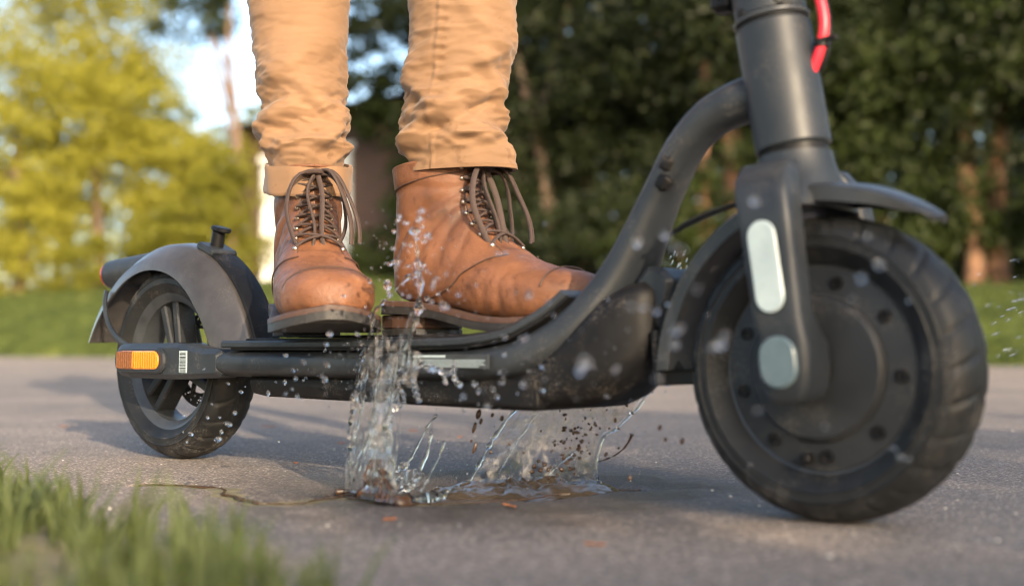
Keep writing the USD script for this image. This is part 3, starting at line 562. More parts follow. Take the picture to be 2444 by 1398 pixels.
    for s in (1, -1):
        for a, b in zip(ek, eph):
            c = B.w(B.surf(a, s*b, .0022)); rider.part('eyelet', trimesh.creation.icosphere(1, .0030).apply_translation(c), 'eyelet_metal', True, under=bt)
    for i in range(len(ek)):
        for s in (1, -1):
            j = min(i+1, len(ek)-1) if s > 0 or True else i
            t = np.linspace(0, 1, 9); ph = s*(eph[i]*(1-2*t)) ; kq = ek[i]+(ek[j]-ek[i])*t
            q = B.w(B.surf(kq, ph, .0038+.0022*np.sin(PI*t)+.0006*s)); rider.part('lace', tube(q, .0026, 8, 20, .6), 'lace', 40, under=bt)
    return B, bt
def lace_loop(B, bt, pts, r=.0030, name='lace_bow'):
    rider.part(name, tube(B.w(np.array(pts)), r, 8, 50, .55), 'lace', 40, under=bt)
TH2 = 0.
front, fbt = make_boot((.362, .036), 2., 0, 'tan brown boot pointing forward along the deck')
th = -33.; c_, s_ = math.cos(math.radians(th)), math.sin(math.radians(th))
ank = np.array([.265, -.015]); hr = ank-.062*np.array([c_, s_])
rear, rbt = make_boot(hr, th, 1, 'tan brown boot turned outwards, its toe over the deck edge')
# bows; local axes: s forward, t to the left, z up
for B, bt, fl in ((rear, rbt, 0), (front, fbt, 1)):
    k0 = np.array([.134, 0., .180])
    lace_loop(B, bt, [k0, k0+[.012, .020, -.004], k0+[.014, .032, -.035], k0+[.022, .026, -.075], k0+[.030, .010, -.088], k0+[.026, .004, -.060], k0+[.014, .006, -.025], k0+[.004, .002, 0]], .0034)
    lace_loop(B, bt, [k0, k0+[.010, -.022, -.002], k0+[.014, -.034, -.030], k0+[.024, -.030, -.066], k0+[.034, -.014, -.094], k0+[.028, -.004, -.070], k0+[.016, -.010, -.030], k0+[.004, -.002, 0]], .0034)
    lace_loop(B, bt, [k0, k0+[.016, .020, .002], k0+[.024, .034, -.022], k0+[.032, .044, -.050], k0+[.036, .046, -.078]], .0036, 'lace_end')
    lace_loop(B, bt, [k0, k0+[.016, .014, .004], k0+[.026, .027, -.020], k0+[.036, .035, -.048], k0+[.041, .036, -.080]], .0036, 'lace_end')
    lace_loop(B, bt, [k0+[-.002, -.012, .002], k0+[.008, 0, .004], k0+[-.002, .012, .002]], .0060, 'lace_knot')
# trousers: two legs with folds, joined above the picture
def leg(path, radii, zlo, seed, folds, flare=None, n=170, na=150, pucker=None):
    z = np.concatenate([np.linspace(zlo, .60, n), np.linspace(.60, 1.0, 30)[1:]])
    pz = np.array(path); c = PchipInterpolator(pz[:, 2], pz[:, :2])(z); r = PchipInterpolator(*np.array(radii).T)(z)
    A = np.linspace(0, 2*PI, na, endpoint=False); zz, aa = np.meshgrid(z, A, indexing='ij')
    rg = np.random.default_rng(seed); d = np.zeros_like(zz)
    def wrap(a): return (a+PI) % (2*PI)-PI
    for (z0, a0, sl, aw, amp, w) in folds:
        da = wrap(aa-a0); t = (zz-z0-sl*da-.006*np.sin(2.3*da+z0*50))/w
        d += amp*np.exp(-(da/aw)**2)*np.where(t > 0, np.exp(-(t/1.9)**2), np.exp(-(t/.75)**2))
    low = np.clip((.62-zz)/.25, 0, 1)
    P0 = np.stack([np.cos(aa)*.06, np.sin(aa)*.06, zz], -1)
    rg1 = 1-np.abs(2*meshkit.fbm(P0*[20, 20, 46]+[0, 0, 6*np.sin(1)], 3, seed+21)-1)*2.2; rg2 = 1-np.abs(2*meshkit.fbm(P0*[38, 38, 95], 2, seed+27)-1)*2.2
    crm = .25+.75*np.clip((.52-zz)/.14, 0, 1)
    d += low**.5*crm*(.0075*np.clip(rg1, -1, 1)+.0026*np.clip(rg2, -1, 1))+.0065*low*fbm(P0*[1, 1, 1.4], 15, seed)+.0022*fbm(P0*[1, 1, 2.5], 60, seed+3)+.0006*fbm(P0, 220, seed+5)
    bun = np.clip((.455-zz)/.08, 0, 1)*np.clip((zz-zlo)/.02, .25, 1)
    d += .0048*bun*(2*np.abs(np.sin(.5*(zz*2*PI/.036+1.6*np.sin(aa+seed)+1.1*np.sin(2*aa+seed*.7)+9.*fbm(P0, 12, seed+9))))-1.2)*(.55+1.2*np.abs(fbm(P0, 16, seed+12))*2)
    d = d*(.3+.7*np.clip((zz-zlo)/.03, 0, 1))-.0015
    # outer seam ridge with puckers
    if pucker is not None:
        da = wrap(aa-pucker); d += .0016*np.exp(-(da/.05)**2)+(.0022*np.sin(zz*2*PI/.0125+3*np.sin(zz*40)))*np.exp(-((da-.09)/.10)**2)*np.clip((zz-.36)/.03, 0, 1)
        d -= .0012*np.exp(-((da+.05)/.03)**2)
    R = r[:, None]+d
    if flare is not None:
        a0, aw, amp = flare; R = R+amp*np.exp(-(wrap(aa-a0)/aw)**2)*np.exp(-((zz-zlo)/.028)**2)
    V = np.stack([c[:, 0][:, None]+R*np.cos(aa), c[:, 1][:, None]+R*np.sin(aa), zz], -1)
    return V
CAMA = math.radians(-45)
rf = [(.402, CAMA-.6, .030, .9, .0125, .013), (.432, CAMA+.25, -.034, .8, .0105, .015), (.462, CAMA-.45, .036, .7, .0085, .013), (.384, CAMA+.6, .034, .8, .0125, .012), (.492, CAMA+.5, .024, .7, .0065, .017), (.372, CAMA-.3, -.022, .8, .0115, .011), (.53, CAMA-.3, -.02, .9, .0050, .02), (.418, 2.2, .02, 1.2, .010, .014), (.38, 3.4, .02, 1.2, .011, .013), (.362, CAMA+.8, .022, .7, .010, .010)]
V = leg([(.265, -.015, .33), (.256, -.014, .42), (.243, -.012, .56), (.26, .03, .8), (.30, .09, 1.0)], [(.30, .038), (.345, .0395), (.37, .0415), (.41, .0445), (.46, .0515), (.55, .0600), (.8, .080), (1.0, .10)], .352, 11, rf)
ff_ = [(.398, CAMA-.2, .026, .8, .0125, .012), (.372, CAMA+.55, -.026, .8, .0120, .012), (.374, CAMA-.85, .028, .6, .0120, .011), (.428, CAMA+.75, -.046, .7, .0120, .014), (.452, CAMA+.3, .038, .7, .0105, .013), (.482, CAMA+.6, -.052, .8, .0095, .016), (.418, CAMA-.85, -.026, .6, .0105, .012), (.458, CAMA-.8, .03, .6, .0075, .013), (.515, CAMA+.55, -.055, .9, .0075, .018), (.55, CAMA+.2, .02, 1., .004, .02), (.40, 2.4, .02, 1.2, .010, .014), (.45, 2.0, -.02, 1.2, .008, .014), (.37, 3.6, .02, 1., .010, .013)]
V2 = leg([(.441, .038, .33), (.454, .038, .42), (.466, .036, .56), (.47, -.01, .8), (.44, -.09, 1.0)], [(.30, .043), (.345, .0440), (.37, .0465), (.41, .0490), (.46, .0540), (.55, .0630), (.8, .080), (1.0, .10)], .338, 23, ff_, flare=(.15, .65, .042), pucker=CAMA-.45)
hips = loft([np.c_[.37+a*supersec(150, 2.2, 1, 1)[:, 0], b*supersec(150, 2.2, 1, 1)[:, 1], np.full(150, z)] for z, a, b in ((.93, .13, .17), (1.0, .15, .19), (1.1, .145, .18), (1.17, .135, .165))])
tro = rider.part('trousers', cat(loft(V, caps=False), loft(V2, caps=False), hips), 'chino', 60, label='tan cotton trousers, creased at the ankles, one leg with a turned-up cuff')
# inner lining of the hems so that they read as cloth with thickness
for VV, nm in ((V, 'hem'), (V2, 'hem')):
    ring = VV[0]; c = ring.mean(0); lin = [c+(ring-c)*1.006, c+(VV[2]-VV[2].mean(0))*1.012+[0, 0, .004], c+(VV[2]-VV[2].mean(0))*.93+[0, 0, .004], c+(ring-c)*.93, c+(ring-c)*1.006]
    rider.part(nm, loft(np.array(lin), caps=False), 'chino', 60, under=tro)
# turned-up cuff on the rear leg: a tilted band open at the front
na = 120; A = np.linspace(0, 2*PI, na, endpoint=False); R = []
slit = math.radians(-32.)
for zt, dr in ((0., .0015), (0., .0046), (.004, .0056), (.012, .0054), (.020, .0050), (.029, .0060), (.034, .0048), (.034, .0010), (.02, .0010)):
    da = (A-slit+PI) % (2*PI)-PI
    tilt = .325+.010*np.cos(A-2.4)+.004*np.cos(da)*0
    g = np.exp(-(da/.10)**2)
    ca, sa = np.cos(A-math.radians(th)), np.sin(A-math.radians(th)); rr = 1/np.sqrt((ca/.0575)**2+(sa/.0455)**2)+dr-.006*g+.0022*fbm(np.stack([np.cos(A)*.05, np.sin(A)*.05, A*0+zt*.6], -1), 45, 31)+.0012*np.sin(A*7+zt*60)
    R.append(np.stack([.265+rr*np.cos(A), -.015+rr*np.sin(A), tilt+zt+.018*g*(zt < .01)+.006*fbm(np.stack([np.cos(A), np.sin(A), A*0], -1), 2.2, 9)], -1))
rider.part('cuff', loft(np.array(R), caps=False), 'chino', 60, under=tro, label='turned-up cuff of the rear trouser leg')
# body inside the clothes (mostly out of the picture)
def hulls(bones):
    out = None
    for (p, r), (q, s) in bones:
        b = manifold3d.Manifold.batch_hull([manifold3d.Manifold.sphere(r, 20).translate(p), manifold3d.Manifold.sphere(s, 20).translate(q)]); out = b if out is None else out+b
    k = vf(out.refine_to_length(.03)); t = trimesh.Trimesh(*k); trimesh.smoothing.filter_taubin(t, iterations=6); return t
pel, chest, neck, head = (.37, 0, 1.06), (.42, 0, 1.42), (.45, 0, 1.60), (.475, 0, 1.74)
bones = [((.265, -.015, .26), .022), ((.252, -.012, .52), .042)], [((.252, -.012, .52), .042), ((.32, .08, 1.0), .060)], [((.432, .036, .26), .022), ((.466, .035, .52), .042)], [((.466, .035, .52), .042), ((.42, -.08, 1.0), .060)], [((.36, .07, 1.03), .075), ((.38, -.07, 1.03), .075)], [(pel, .085), (chest, .095)], [((.42, .13, 1.46), .06), ((.42, -.13, 1.46), .06)], [(chest, .1), (neck, .055)], [(neck, .052), (head, .085)], [(head, .09), ((.49, 0, 1.80), .092)], [((.57, 0, 1.755), .012), ((.575, 0, 1.735), .018)]
arm = []
for s in (1, -1):
    hnd = hp(1.10)+[-.02, s*.22, .012]; elb = np.array([.56, s*.27, 1.22]); arm.append((s, elb, hnd))
    bones += ([((.42, s*.19, 1.46), .055), (elb, .042)], [(elb, .042), (hnd+[-.05, 0, .01], .028)], [(hnd+[-.05, 0, .01], .026), (hnd, .032)])
    for j in range(4):
        b0 = hnd+[.0, s*(-.03+.02*j), .022]; bones += ([(b0, .009), (b0+[.035, 0, -.005], .0085)], [(b0+[.035, 0, -.005], .0085), (b0+[.032, 0, -.034], .008)])
    bones += ([(hnd+[0, -s*.035, .005], .011), (hnd+[.028, -s*.045, -.02], .010)],)
rider.part('body', hulls(list(bones)), 'skin', 60)
jb = [((.37, 0, 1.10), .125), ((.42, 0, 1.42), .128)], [((.36, .07, 1.08), .115), ((.38, -.07, 1.08), .115)], [((.37, .06, 1.1), .125), ((.42, .08, 1.42), .125)], [((.37, -.06, 1.1), .125), ((.42, -.08, 1.42), .125)], [((.42, .14, 1.47), .085), ((.42, -.14, 1.47), .085)]
for s, elb, hnd in arm: jb += ([((.42, s*.19, 1.47), .072), (elb, .060)], [(elb, .060), (hnd+[-.07, 0, .01], .042)])
rider.part('jacket', hulls(list(jb)), 'jacket_cloth', 60)
hr_ = manifold3d.Manifold.sphere(.102, 32).translate((.478, 0, 1.80))-manifold3d.Manifold.cube((.3, .3, .3)).translate((.50, -.15, 1.48))
rider.part('hair', hr_, 'bark', 60)
#TAIL
# ------------------------------------------------------------------ puddle and splash
n, k = 70, 120; rr = np.linspace(0, 1, n); A = np.linspace(0, 2*PI, k, endpoint=False); rg, ag = np.meshgrid(rr, A, indexing='ij')
out = 1+.22*np.sin(3*ag+.5)+.12*np.sin(7*ag)+.06*np.sin(13*ag+1)
PX, PY = .545+.085*rg*out*np.cos(ag), .045+.115*rg*out*np.sin(ag)
q = np.stack([PX, PY, PX*0], -1)
PZ = .0005+.026*(meshkit.fbm(q*[42, 42, 1], 4, 3)-.45)*np.clip(1.15-rg, 0, 1)**.5+.006*np.abs(fbm(q, 90, 7))*(1-rg)-.009*rg**4
single('puddle', (np.stack([PX, PY, PZ], -1).reshape(-1, 3), np.vstack([np.stack([i*k+np.arange(k), (i+1)*k+np.arange(k), (i+1)*k+(np.arange(k)+1) % k, i*k+(np.arange(k)+1) % k], 1) for i in range(n-1)])), 'puddle_water', 'churned puddle water in a dip of the asphalt under the deck', 'puddle', kind='structure', smooth=True)
# water left standing in the crack
cw = resample(np.c_[cr, cr[:, 0]*0], 200); rings = []
for i, p in enumerate(cw):
    w = .0018+.006*max(0, float(fbm(p[None], 25, 4)[0]))*2
    rings.append([p+[0, -w, -.0030], p+[0, w, -.0030], p+[0, w, -.0042], p+[0, -w, -.0042]])
single('crack_water', loft(rings), 'mud', 'thin dark line of muddy water in the crack of the asphalt left of the puddle', 'water', kind='structure')

def P3(pts): return np.array([on(x, y) if Y is None else at(x, y, Y) for x, y, Y in pts])
def film(L, R, n=70, m=26, th=.0012, wav=.004, seed=0):
    L, R = resample(P3(L), n), resample(P3(R), n); ed = np.sin(np.linspace(0, PI, n))[:, None]**.5*RT; L = L+ed*(.016*fbm(L, 42, seed+50)+.007*fbm(L, 130, seed+51))[:, None]; R = R+ed*(.016*fbm(R, 42, seed+60)+.007*fbm(R, 130, seed+61))[:, None]; u = np.linspace(0, 1, m)
    G = L[:, None]*(1-u[None, :, None])+R[:, None]*u[None, :, None]
    d = np.array([.2, -1., 0])
    q = G*[1, 1, .35]
    G = G+d*(wav*2*fbm(q, 55, seed)+wav*fbm(q, 160, seed+2))[..., None]
    t = th*(.5+1.2*np.abs(fbm(q, 120, seed+5)))+.0022*(np.exp(-(u/.06)**2)+np.exp(-((1-u)/.06)**2))[None, :]
    f, b = G+d*t[..., None], G-d*t[..., None]
    ring = np.concatenate([f, b[:, ::-1]], 1)
    return loft(ring)
def strand(pts, r, bead=.6, n=90, seed=0, sides=8):
    p = resample(P3(pts), n); p = p+.003*np.stack([fbm(p, 45, seed), fbm(p, 45, seed+1), fbm(p, 45, seed+2)], 1)
    s = np.linspace(0, 1, n); r = np.interp(s, np.linspace(0, 1, len(r)), r) if np.ndim(r) else np.full(n, r)
    b = meshkit.noise(np.stack([s*len(pts)*3.2, s*0+seed, s*0], 1), seed); r = r*(1+bead*(2*b-1)); return tube(p, np.maximum(r, .0004), sides)
Yc = -.120
w1 = Thing('water_splash', 'tall grey column of muddy water thrown up in front of the deck', 'splash', on(900, 1190))
w1.part('water_sheet', film([(826, 1172, None), (834, 1090, -.118), (842, 1000, Yc), (850, 930, Yc), (864, 862, Yc), (898, 800, Yc), (905, 775, Yc)], [(905, 1190, None), (905, 1110, -.13), (905, 1050, Yc), (912, 980, Yc), (930, 900, Yc), (930, 830, Yc), (912, 775, Yc)], seed=1), 'water_film', True)
w1.part('water_sheet', film([(868, 1180, None), (872, 1110, -.14), (880, 1040, -.135), (890, 960, -.13), (915, 880, -.13), (955, 800, -.13), (985, 745, -.13)], [(950, 1203, None), (936, 1120, -.145), (924, 1050, -.14), (932, 970, -.135), (955, 880, -.13), (976, 810, -.13), (992, 745, -.13)], seed=5), 'water_film', True)
w1.part('water_sheet', film([(950, 925, -.135), (955, 895, -.135), (962, 865, -.135), (972, 835, -.135)], [(998, 925, -.135), (990, 900, -.135), (1004, 868, -.135), (992, 838, -.135)], n=30, seed=8), 'water_film', True)
w1.part('muddy_foot', film([(862, 1182, None), (868, 1160, -.146), (874, 1130, -.146), (892, 1095, -.146)], [(948, 1206, None), (940, 1170, -.150), (922, 1130, -.150), (906, 1095, -.150)], n=40, th=.003, wav=.005, seed=12), 'muddy_film', True)
w1.part('muddy_foot', strand([(800, 1172, None), (850, 1172, None), (910, 1186, None), (950, 1200, None), (965, 1180, None)], [.002, .005, .006, .006, .002], .6, 70, 4), 'mud', True)
for i, (pts, r, b) in enumerate([
    ([(828, 1165, -.115), (836, 1090, Yc), (838, 1010, Yc), (846, 960, Yc), (850, 930, Yc)], .0022, .7),
    ([(850, 930, Yc), (860, 870, Yc), (876, 815, Yc), (888, 775, Yc), (896, 745, Yc), (925, 712, Yc), (962, 672, Yc), (988, 652, Yc)], [.0014, .0016, .0016, .0018, .0018, .0016, .0016, .0022], .8),
    ([(940, 960, -.135), (960, 880, -.135), (975, 820, -.135), (990, 770, -.135), (1000, 725, -.135), (1004, 680, -.135), (998, 640, -.13), (994, 590, -.13), (990, 555, -.13)], [.0020, .0024, .0030, .0034, .0036, .0026, .0022, .0020, .0016], .6),
    ([(988, 652, Yc), (1002, 645, -.13), (1010, 625, -.13)], [.002, .003, .002], .6),
    ([(930, 705, Yc), (926, 690, Yc), (924, 670, Yc)], [.0018, .0026, .0040], .5),
    ([(1000, 868, -.135), (1015, 875, -.135), (1035, 882, -.135), (1058, 884, -.135), (1078, 892, -.135)], [.0030, .0030, .0026, .0022, .0016], .7),
    ([(1058, 884, -.135), (1064, 900, -.135), (1062, 915, -.135)], [.0014, .0018, .0030], .5),
    ([(985, 900, -.135), (992, 935, -.135), (1000, 958, -.135)], [.0022, .0026, .0030], .6),
    ([(955, 930, -.135), (962, 950, -.135), (940, 975, -.135)], [.0018, .0022, .0020], .7),
    ([(1085, 860, -.135), (1084, 890, -.135), (1092, 915, -.135), (1100, 922, -.135)], [.0012, .0018, .0028, .0034], .5),
    ([(920, 1190, -.15), (930, 1100, -.145), (922, 1040, -.14), (930, 985, -.135)], .0020, .8)]):
    w1.part('water_strand', strand(pts, r, b, 80, i), 'water', True)
rs = np.random.default_rng(3)
for i in range(16):
    x0 = rs.uniform(832, 945); yt = rs.uniform(820, 1040); x1 = 845+(x0-832)*.75+rs.normal(0, 8)+(1040-yt)*.13; Y_ = rs.uniform(-.145, -.112)
    w1.part('water_strand', strand([(x0, 1170+(x0-832)*.26, None), (x0+rs.normal(0, 4), 1110, Y_), ((x0+x1)/2+rs.normal(0, 4), (1110+yt)/2, Y_), (x1, yt, Y_)], rs.uniform(.0006, .0013), .8, 70, 100+i, 6), 'water', True)
w2 = Thing('water_splash', 'clear fan of water spattered with mud under the deck, nearer the front wheel', 'splash', on(1270, 1160))
fl = [(1112, 1158, None), (1150, 1095, .03), (1188, 1030, .06), (1222, 985, .075), (1240, 965, .08)]
frt = [(1432, 1150, None), (1426, 1095, .09), (1444, 1042, .088), (1500, 985, .085), (1552, 912, .083)]
w2.part('water_sheet', film(fl, frt, 90, 60, .0005, .003, 21), 'clear_film', True)
for i, (pts, r) in enumerate([(fl, .0021), ([(1432, 1150, None), (1424, 1095, .085), (1440, 1045, .083), (1470, 1025, .083)], .0013), ([(1470, 1025, .083), (1510, 985, .083), (1535, 955, .082), (1550, 915, .08)], .0016),
        ([(1430, 1100, .08), (1462, 1088, .078), (1492, 1066, .076), (1508, 1035, .075)], [.0006, .0009, .0011, .0017]), ([(1290, 1150, None), (1330, 1110, .07), (1380, 1070, .08)], .0011), ([(1190, 1130, .04), (1230, 1060, .06), (1265, 1010, .07), (1285, 985, .075)], .0009)]):
    w2.part('water_strand', strand(pts, r, .7, 80, 40+i), 'water' if i != 3 else 'mud', True)
w3 = Thing('water_splash', 'thin golden strands of water between the tall column and the fan', 'splash', on(985, 1180))
for i, (pts, r) in enumerate([([(945, 1165, None), (962, 1120, -.03), (985, 1085, -.025), (1005, 1045, -.02), (1030, 1005, -.02), (1042, 988, -.02)], .0013), ([(975, 1185, None), (1000, 1130, -.05), (1015, 1090, -.045), (1028, 1040, -.04), (1032, 1000, -.04)], .0016),
        ([(990, 1190, None), (1020, 1140, -.06), (1045, 1090, -.055), (1060, 1050, -.05)], .0010), ([(940, 1120, -.04), (955, 1115, -.04), (975, 1105, -.04)], [.002, .0042, .002]), ([(960, 1175, None), (985, 1150, -.06), (1005, 1130, -.06)], [.003, .004, .003]), ([(940, 1185, None), (1000, 1190, None), (1060, 1180, None)], [.002, .006, .003])]):
    w3.part('water_strand', strand(pts, r, .7, 70, 60+i), 'water', True)
w3.part('water_sheet', film([(940, 1180, None), (948, 1150, -.06), (960, 1120, -.055)], [(1010, 1188, None), (1012, 1150, -.06), (1000, 1120, -.055)], n=30, m=20, seed=33), 'water_film', True)
# flying drops
rg = np.random.default_rng(21)
drops = []
for x, y, r, Y in [(787, 796, 3.0, -.24), (862, 820, 2.4, -.13), (882, 670, 3.0, -.13), (925, 672, 3.2, -.12), (934, 628, 3.0, -.12), (948, 625, 2.6, -.12), (970, 532, 2.4, -.14), (1008, 540, 2.6, -.14), (990, 552, 4.2, -.16), (1000, 520, 3.4, -.18), (1012, 575, 3.2, -.18), (1020, 560, 2.6, -.2), (940, 552, 2.6, -.12), (950, 525, 2.2, -.16), (1018, 712, 2.8, -.12), (1046, 700, 2.4, -.14), (1017, 645, 3.0, -.16),
        (820, 706, 2.2, -.16), (840, 702, 2.4, -.12), (872, 732, 2.2, -.12), (884, 752, 2.4, -.12), (1060, 730, 3.4, -.26), (1262, 702, 2.6, -.28), (1130, 915, 3.0, -.13), (1142, 932, 3.0, -.13), (1176, 928, 3.2, -.14), (1186, 946, 2.8, -.14), (1200, 908, 2.8, -.15), (1235, 938, 1.8, -.1), (1206, 805, 2.6, -.2), (1250, 808, 2.2, -.25), (1385, 880, 3.6, -.36), (1398, 862, 3.2, -.38), (1470, 880, 2.2, -.3), (682, 848, 2.2, -.22), (724, 864, 2.6, -.25), (560, 985, 2.6, -.22), (495, 996, 2.6, -.2), (455, 1035, 2.4, -.2), (520, 1048, 3.2, -.24), (528, 1030, 2.6, -.22), (545, 1012, 3.0, -.24), (780, 870, 2.6, -.2), (775, 905, 3.0, -.22), (640, 938, 2.4, -.16), (575, 935, 2.4, -.15), (665, 1052, 1.6, -.02), (902, 840, 2.0, -.13), (868, 858, 2.0, -.12), (850, 870, 1.8, -.12), (845, 950, 1.6, -.11), (935, 1010, 2.2, -.14), (955, 880, 2.6, -.14), (1800, 480, 3.6, -.30), (1520, 575, 3.2, -.3), (1590, 560, 3.0, -.32), (1720, 820, 3.4, -.34), (1730, 800, 3.0, -.35), (1700, 828, 2.4, -.36), (1530, 735, 2.4, -.3), (1567, 742, 2.4, -.3), (1618, 785, 3.2, -.33), (1610, 820, 3.0, -.34), (2150, 1090, 2.4, -.14), (2170, 1096, 2.4, -.14), (2130, 1070, 2.0, -.14), (1790, 1110, 2.0, -.12)]:
    drops.append((at(x, y, Y), r*1e-3*rg.uniform(.6, .85)))
def scatter(n, x0, x1, y0, y1, Y0, Y1, r0, r1, cx=None, sg=None):
    for i in range(n):
        x = rg.uniform(x0, x1) if cx is None else np.clip(rg.normal(cx, sg), x0, x1)
        drops.append((at(x, rg.uniform(y0, y1), rg.uniform(Y0, Y1)), 1e-3*rg.uniform(r0, r1)))
scatter(36, 880, 1080, 500, 720, -.24, -.11, .6, 1.7, 985, 45)
scatter(26, 1080, 1500, 830, 990, -.34, -.10, .7, 1.7)
scatter(22, 640, 900, 780, 960, -.30, -.11, .6, 1.5)
scatter(10, 430, 620, 820, 1060, -.26, -.12, .6, 1.4)
scatter(16, 1050, 1330, 520, 760, -.30, -.12, .6, 1.5)
scatter(14, 1400, 1700, 420, 980, -.42, -.14, .7, 1.6)
scatter(8, 1700, 2250, 480, 1180, -.34, -.14, .7, 1.5)
scatter(12, 1440, 1600, 900, 1060, .02, .09, .6, 1.5)
scatter(14, 960, 1240, 990, 1150, -.12, .05, .4, 1.1)
def zone(p, Z):
    d = p-EYE; x = 1222+FPX*(d@RT)/(d@FW); y = 699-FPX*(d@UP)/(d@FW)
    for name_, x0, x1, y0, y1 in Z:
        if x0 <= x < x1 and y0 <= y < y1: return name_
    return Z[-1][0]
DZ = [('clear water drop flying past the rear boot', 0, 900, 0, 775), ('clear water drop in the spray over the top of the tall splash column', 900, 1100, 0, 775), ('clear water drop flying past the front boot', 1100, 1460, 0, 775), ('clear water drop flying past the curved frame tube', 1460, 1660, 0, 900), ('clear water drop flying past the fork and front wheel', 1660, 3000, 0, 1400),
      ('clear water drop flying past the rear wheel', 0, 640, 775, 1400), ('clear water drop in front of the black deck side, left of the splash column', 640, 900, 775, 985), ('clear water drop in front of the black deck side, right of the splash column', 900, 1460, 775, 985), ('clear water drop flying below the deck', 0, 3000, 0, 1400)]
dv, df = vf(trimesh.creation.icosphere(2, 1.)); pick = np.argsort([-r for _, r in drops])
for p, r in drops:
    st = rg.uniform(1., 2.1); R = trimesh.transformations.random_rotation_matrix(rg.random(3))[:3, :3]
    v = dv*[1, 1, st]*(1+.18*(fbm(dv, 1.3, int(rg.integers(99)))[:, None])); v = (v@R.T)*r
    pth = numbered('/World', 'water_drop'); q = usdkit.mesh(stage, pth, (v, df), M['water'], smooth=True); q.AddTranslateOp().Set(Gf.Vec3d(*map(float, p)))
    L_ = zone(p, DZ); tag(q, L_, 'water drop', L_.replace('clear water drop', 'drops'))
# fine spray streaks and mud specks
V, n = [], 0
dv1, df1 = vf(trimesh.creation.icosphere(1, 1.))
def many(spec):
    out = []
    for p, r, ax, el in spec:
        d = np.array(ax)/np.linalg.norm(ax); v = dv1*r; v = v+np.outer(v@d, d)*(el-1); out.append((v+p, df1))
    return cat(*out)
sp = []
for i in range(34):
    x = 2450-abs(rg.normal(0, 55)); y = rg.uniform(610, 900); sp.append((at(x, y, rg.uniform(.6, 1.6)), rg.uniform(.0005, .0011), RT+.35*UP, rg.uniform(4, 9)))
for i in range(220):
    sp.append((at(rg.normal(895, 50), rg.uniform(780, 1150), rg.uniform(-.17, -.10)), rg.uniform(.0003, .0009), (rg.normal()*.3, 0, 1), rg.uniform(1, 2.5)))
for i in range(160):
    sp.append((at(rg.normal(1330, 110), rg.uniform(960, 1150), rg.uniform(.0, .06)), rg.uniform(.0003, .0008), (rg.normal()*.3, 0, 1), rg.uniform(1, 2.5)))
for i in range(110):
    x = rg.normal(985, 60); y = rg.uniform(500, 760); sp.append((at(x, y, rg.uniform(-.2, -.1)), rg.uniform(.0003, .0007), (0, 0, 1), 1.3))
for i in range(120):
    sp.append((at(rg.uniform(640, 1600), rg.uniform(780, 980), rg.uniform(-.3, -.1)), rg.uniform(.0003, .0007), (0, 0, 1), 1.2))
for i in range(14): sp.append((at(rg.uniform(1595, 1645), rg.uniform(600, 650), .12), rg.uniform(.0004, .0008), RT*.4+UP, 4))
single('water_spray', many(sp), 'water', 'fine spray of tiny drops thrown off by the splash and the front tyre', 'spray', kind='stuff', smooth=True)
mu = []
for i in range(95):
    t = rg.random(); x = 1330+160*t*rg.random()+rg.normal(0, 28); y = 1130-150*t+rg.normal(0, 26)
    mu.append((at(x, y, .062), rg.uniform(.0006, .0019), rg.normal(size=3), rg.uniform(1, 2)))
for x, y, r in ((1275, 1112, 5), (1290, 1120, 5), (1285, 1100, 4), (1270, 1125, 4), (1300, 1108, 3.5), (1380, 1072, 3.5), (1388, 1078, 3), (1372, 1022, 3), (1340, 1120, 4), (1352, 1105, 3), (1345, 1092, 3), (1175, 1060, 0)):
    if r: mu.append((at(x, y, .060), r*.0006, rg.normal(size=3), 1.4))
for x, y, r, e in ((1133, 1068, 3, 3), (1132, 1020, 3, 3), (1142, 988, 4, 2), (1125, 1052, 2, 1.3), (1175, 990, 2.5, 1.5), (1198, 998, 3, 1.5), (1215, 1060, 2.5, 1), (1172, 1078, 2.5, 1.2), (1250, 1080, 2, 1), (1575, 1020, 3, 1.3), (1628, 1052, 3, 1.6), (1588, 1048, 2.5, 1.3), (1503, 1140, 3, 1.4), (1148, 1005, 2.5, 2)):
    mu.append((at(x, y, -.01), r*.0007, RT*.3+UP, e))
single('mud_specks', many(mu), 'mud', 'dark specks of mud flying in the water under the deck', 'mud', kind='stuff', smooth=True)

# ------------------------------------------------------------------ litter on the road
rg = np.random.default_rng(5)
def flake(p, L, w, a, mat_, name, label, catg, grp=None):
    t = np.linspace(-1, 1, 7); hwd = w*np.sqrt(1-t**2*.96); up = .25*w*np.abs(t)+.0015
    R = [[(x*L, -h, u-.0004), (x*L, 0, u*.5+.0009), (x*L, h, u-.0004), (x*L, 0, u*.5-.0006)] for x, h, u in zip(t, hwd, up)]
    v, f = loft(R); single(name, move((v, f), p, rot((0, 0, 1), a)), mat_, label, catg, grp)
RZ = [('left of the rear wheel', -900, 450, 0, 1400), ('beyond the deck, right of the rear wheel', 450, 1600, 0, 1130), ('in front of the puddle', 450, 1600, 1130, 1500), ('around the front wheel', -900, 4000, 0, 1400), ('in the near foreground', -900, 4000, 0, 9999)]
for x, y, L, a in ((640, 1018, .013, 20), (815, 1058, .006, 60), (985, 1028, .009, 10), (1098, 1043, .005, 80), (1215, 1208, .012, -20), (1890, 1210, .006, 30), (930, 1240, .006, 70), (152, 1018, .012, 10), (705, 1105, .004, 0), (1420, 1300, .008, 15)):
    L_ = 'tiny orange-brown dry leaf scrap on the asphalt '+zone(on(x, y), RZ); flake(on(x, y), L, L*.28, a, 'dry_leaf', 'dry_leaf', L_, 'dry leaf', L_.replace('tiny', 'scraps:'))
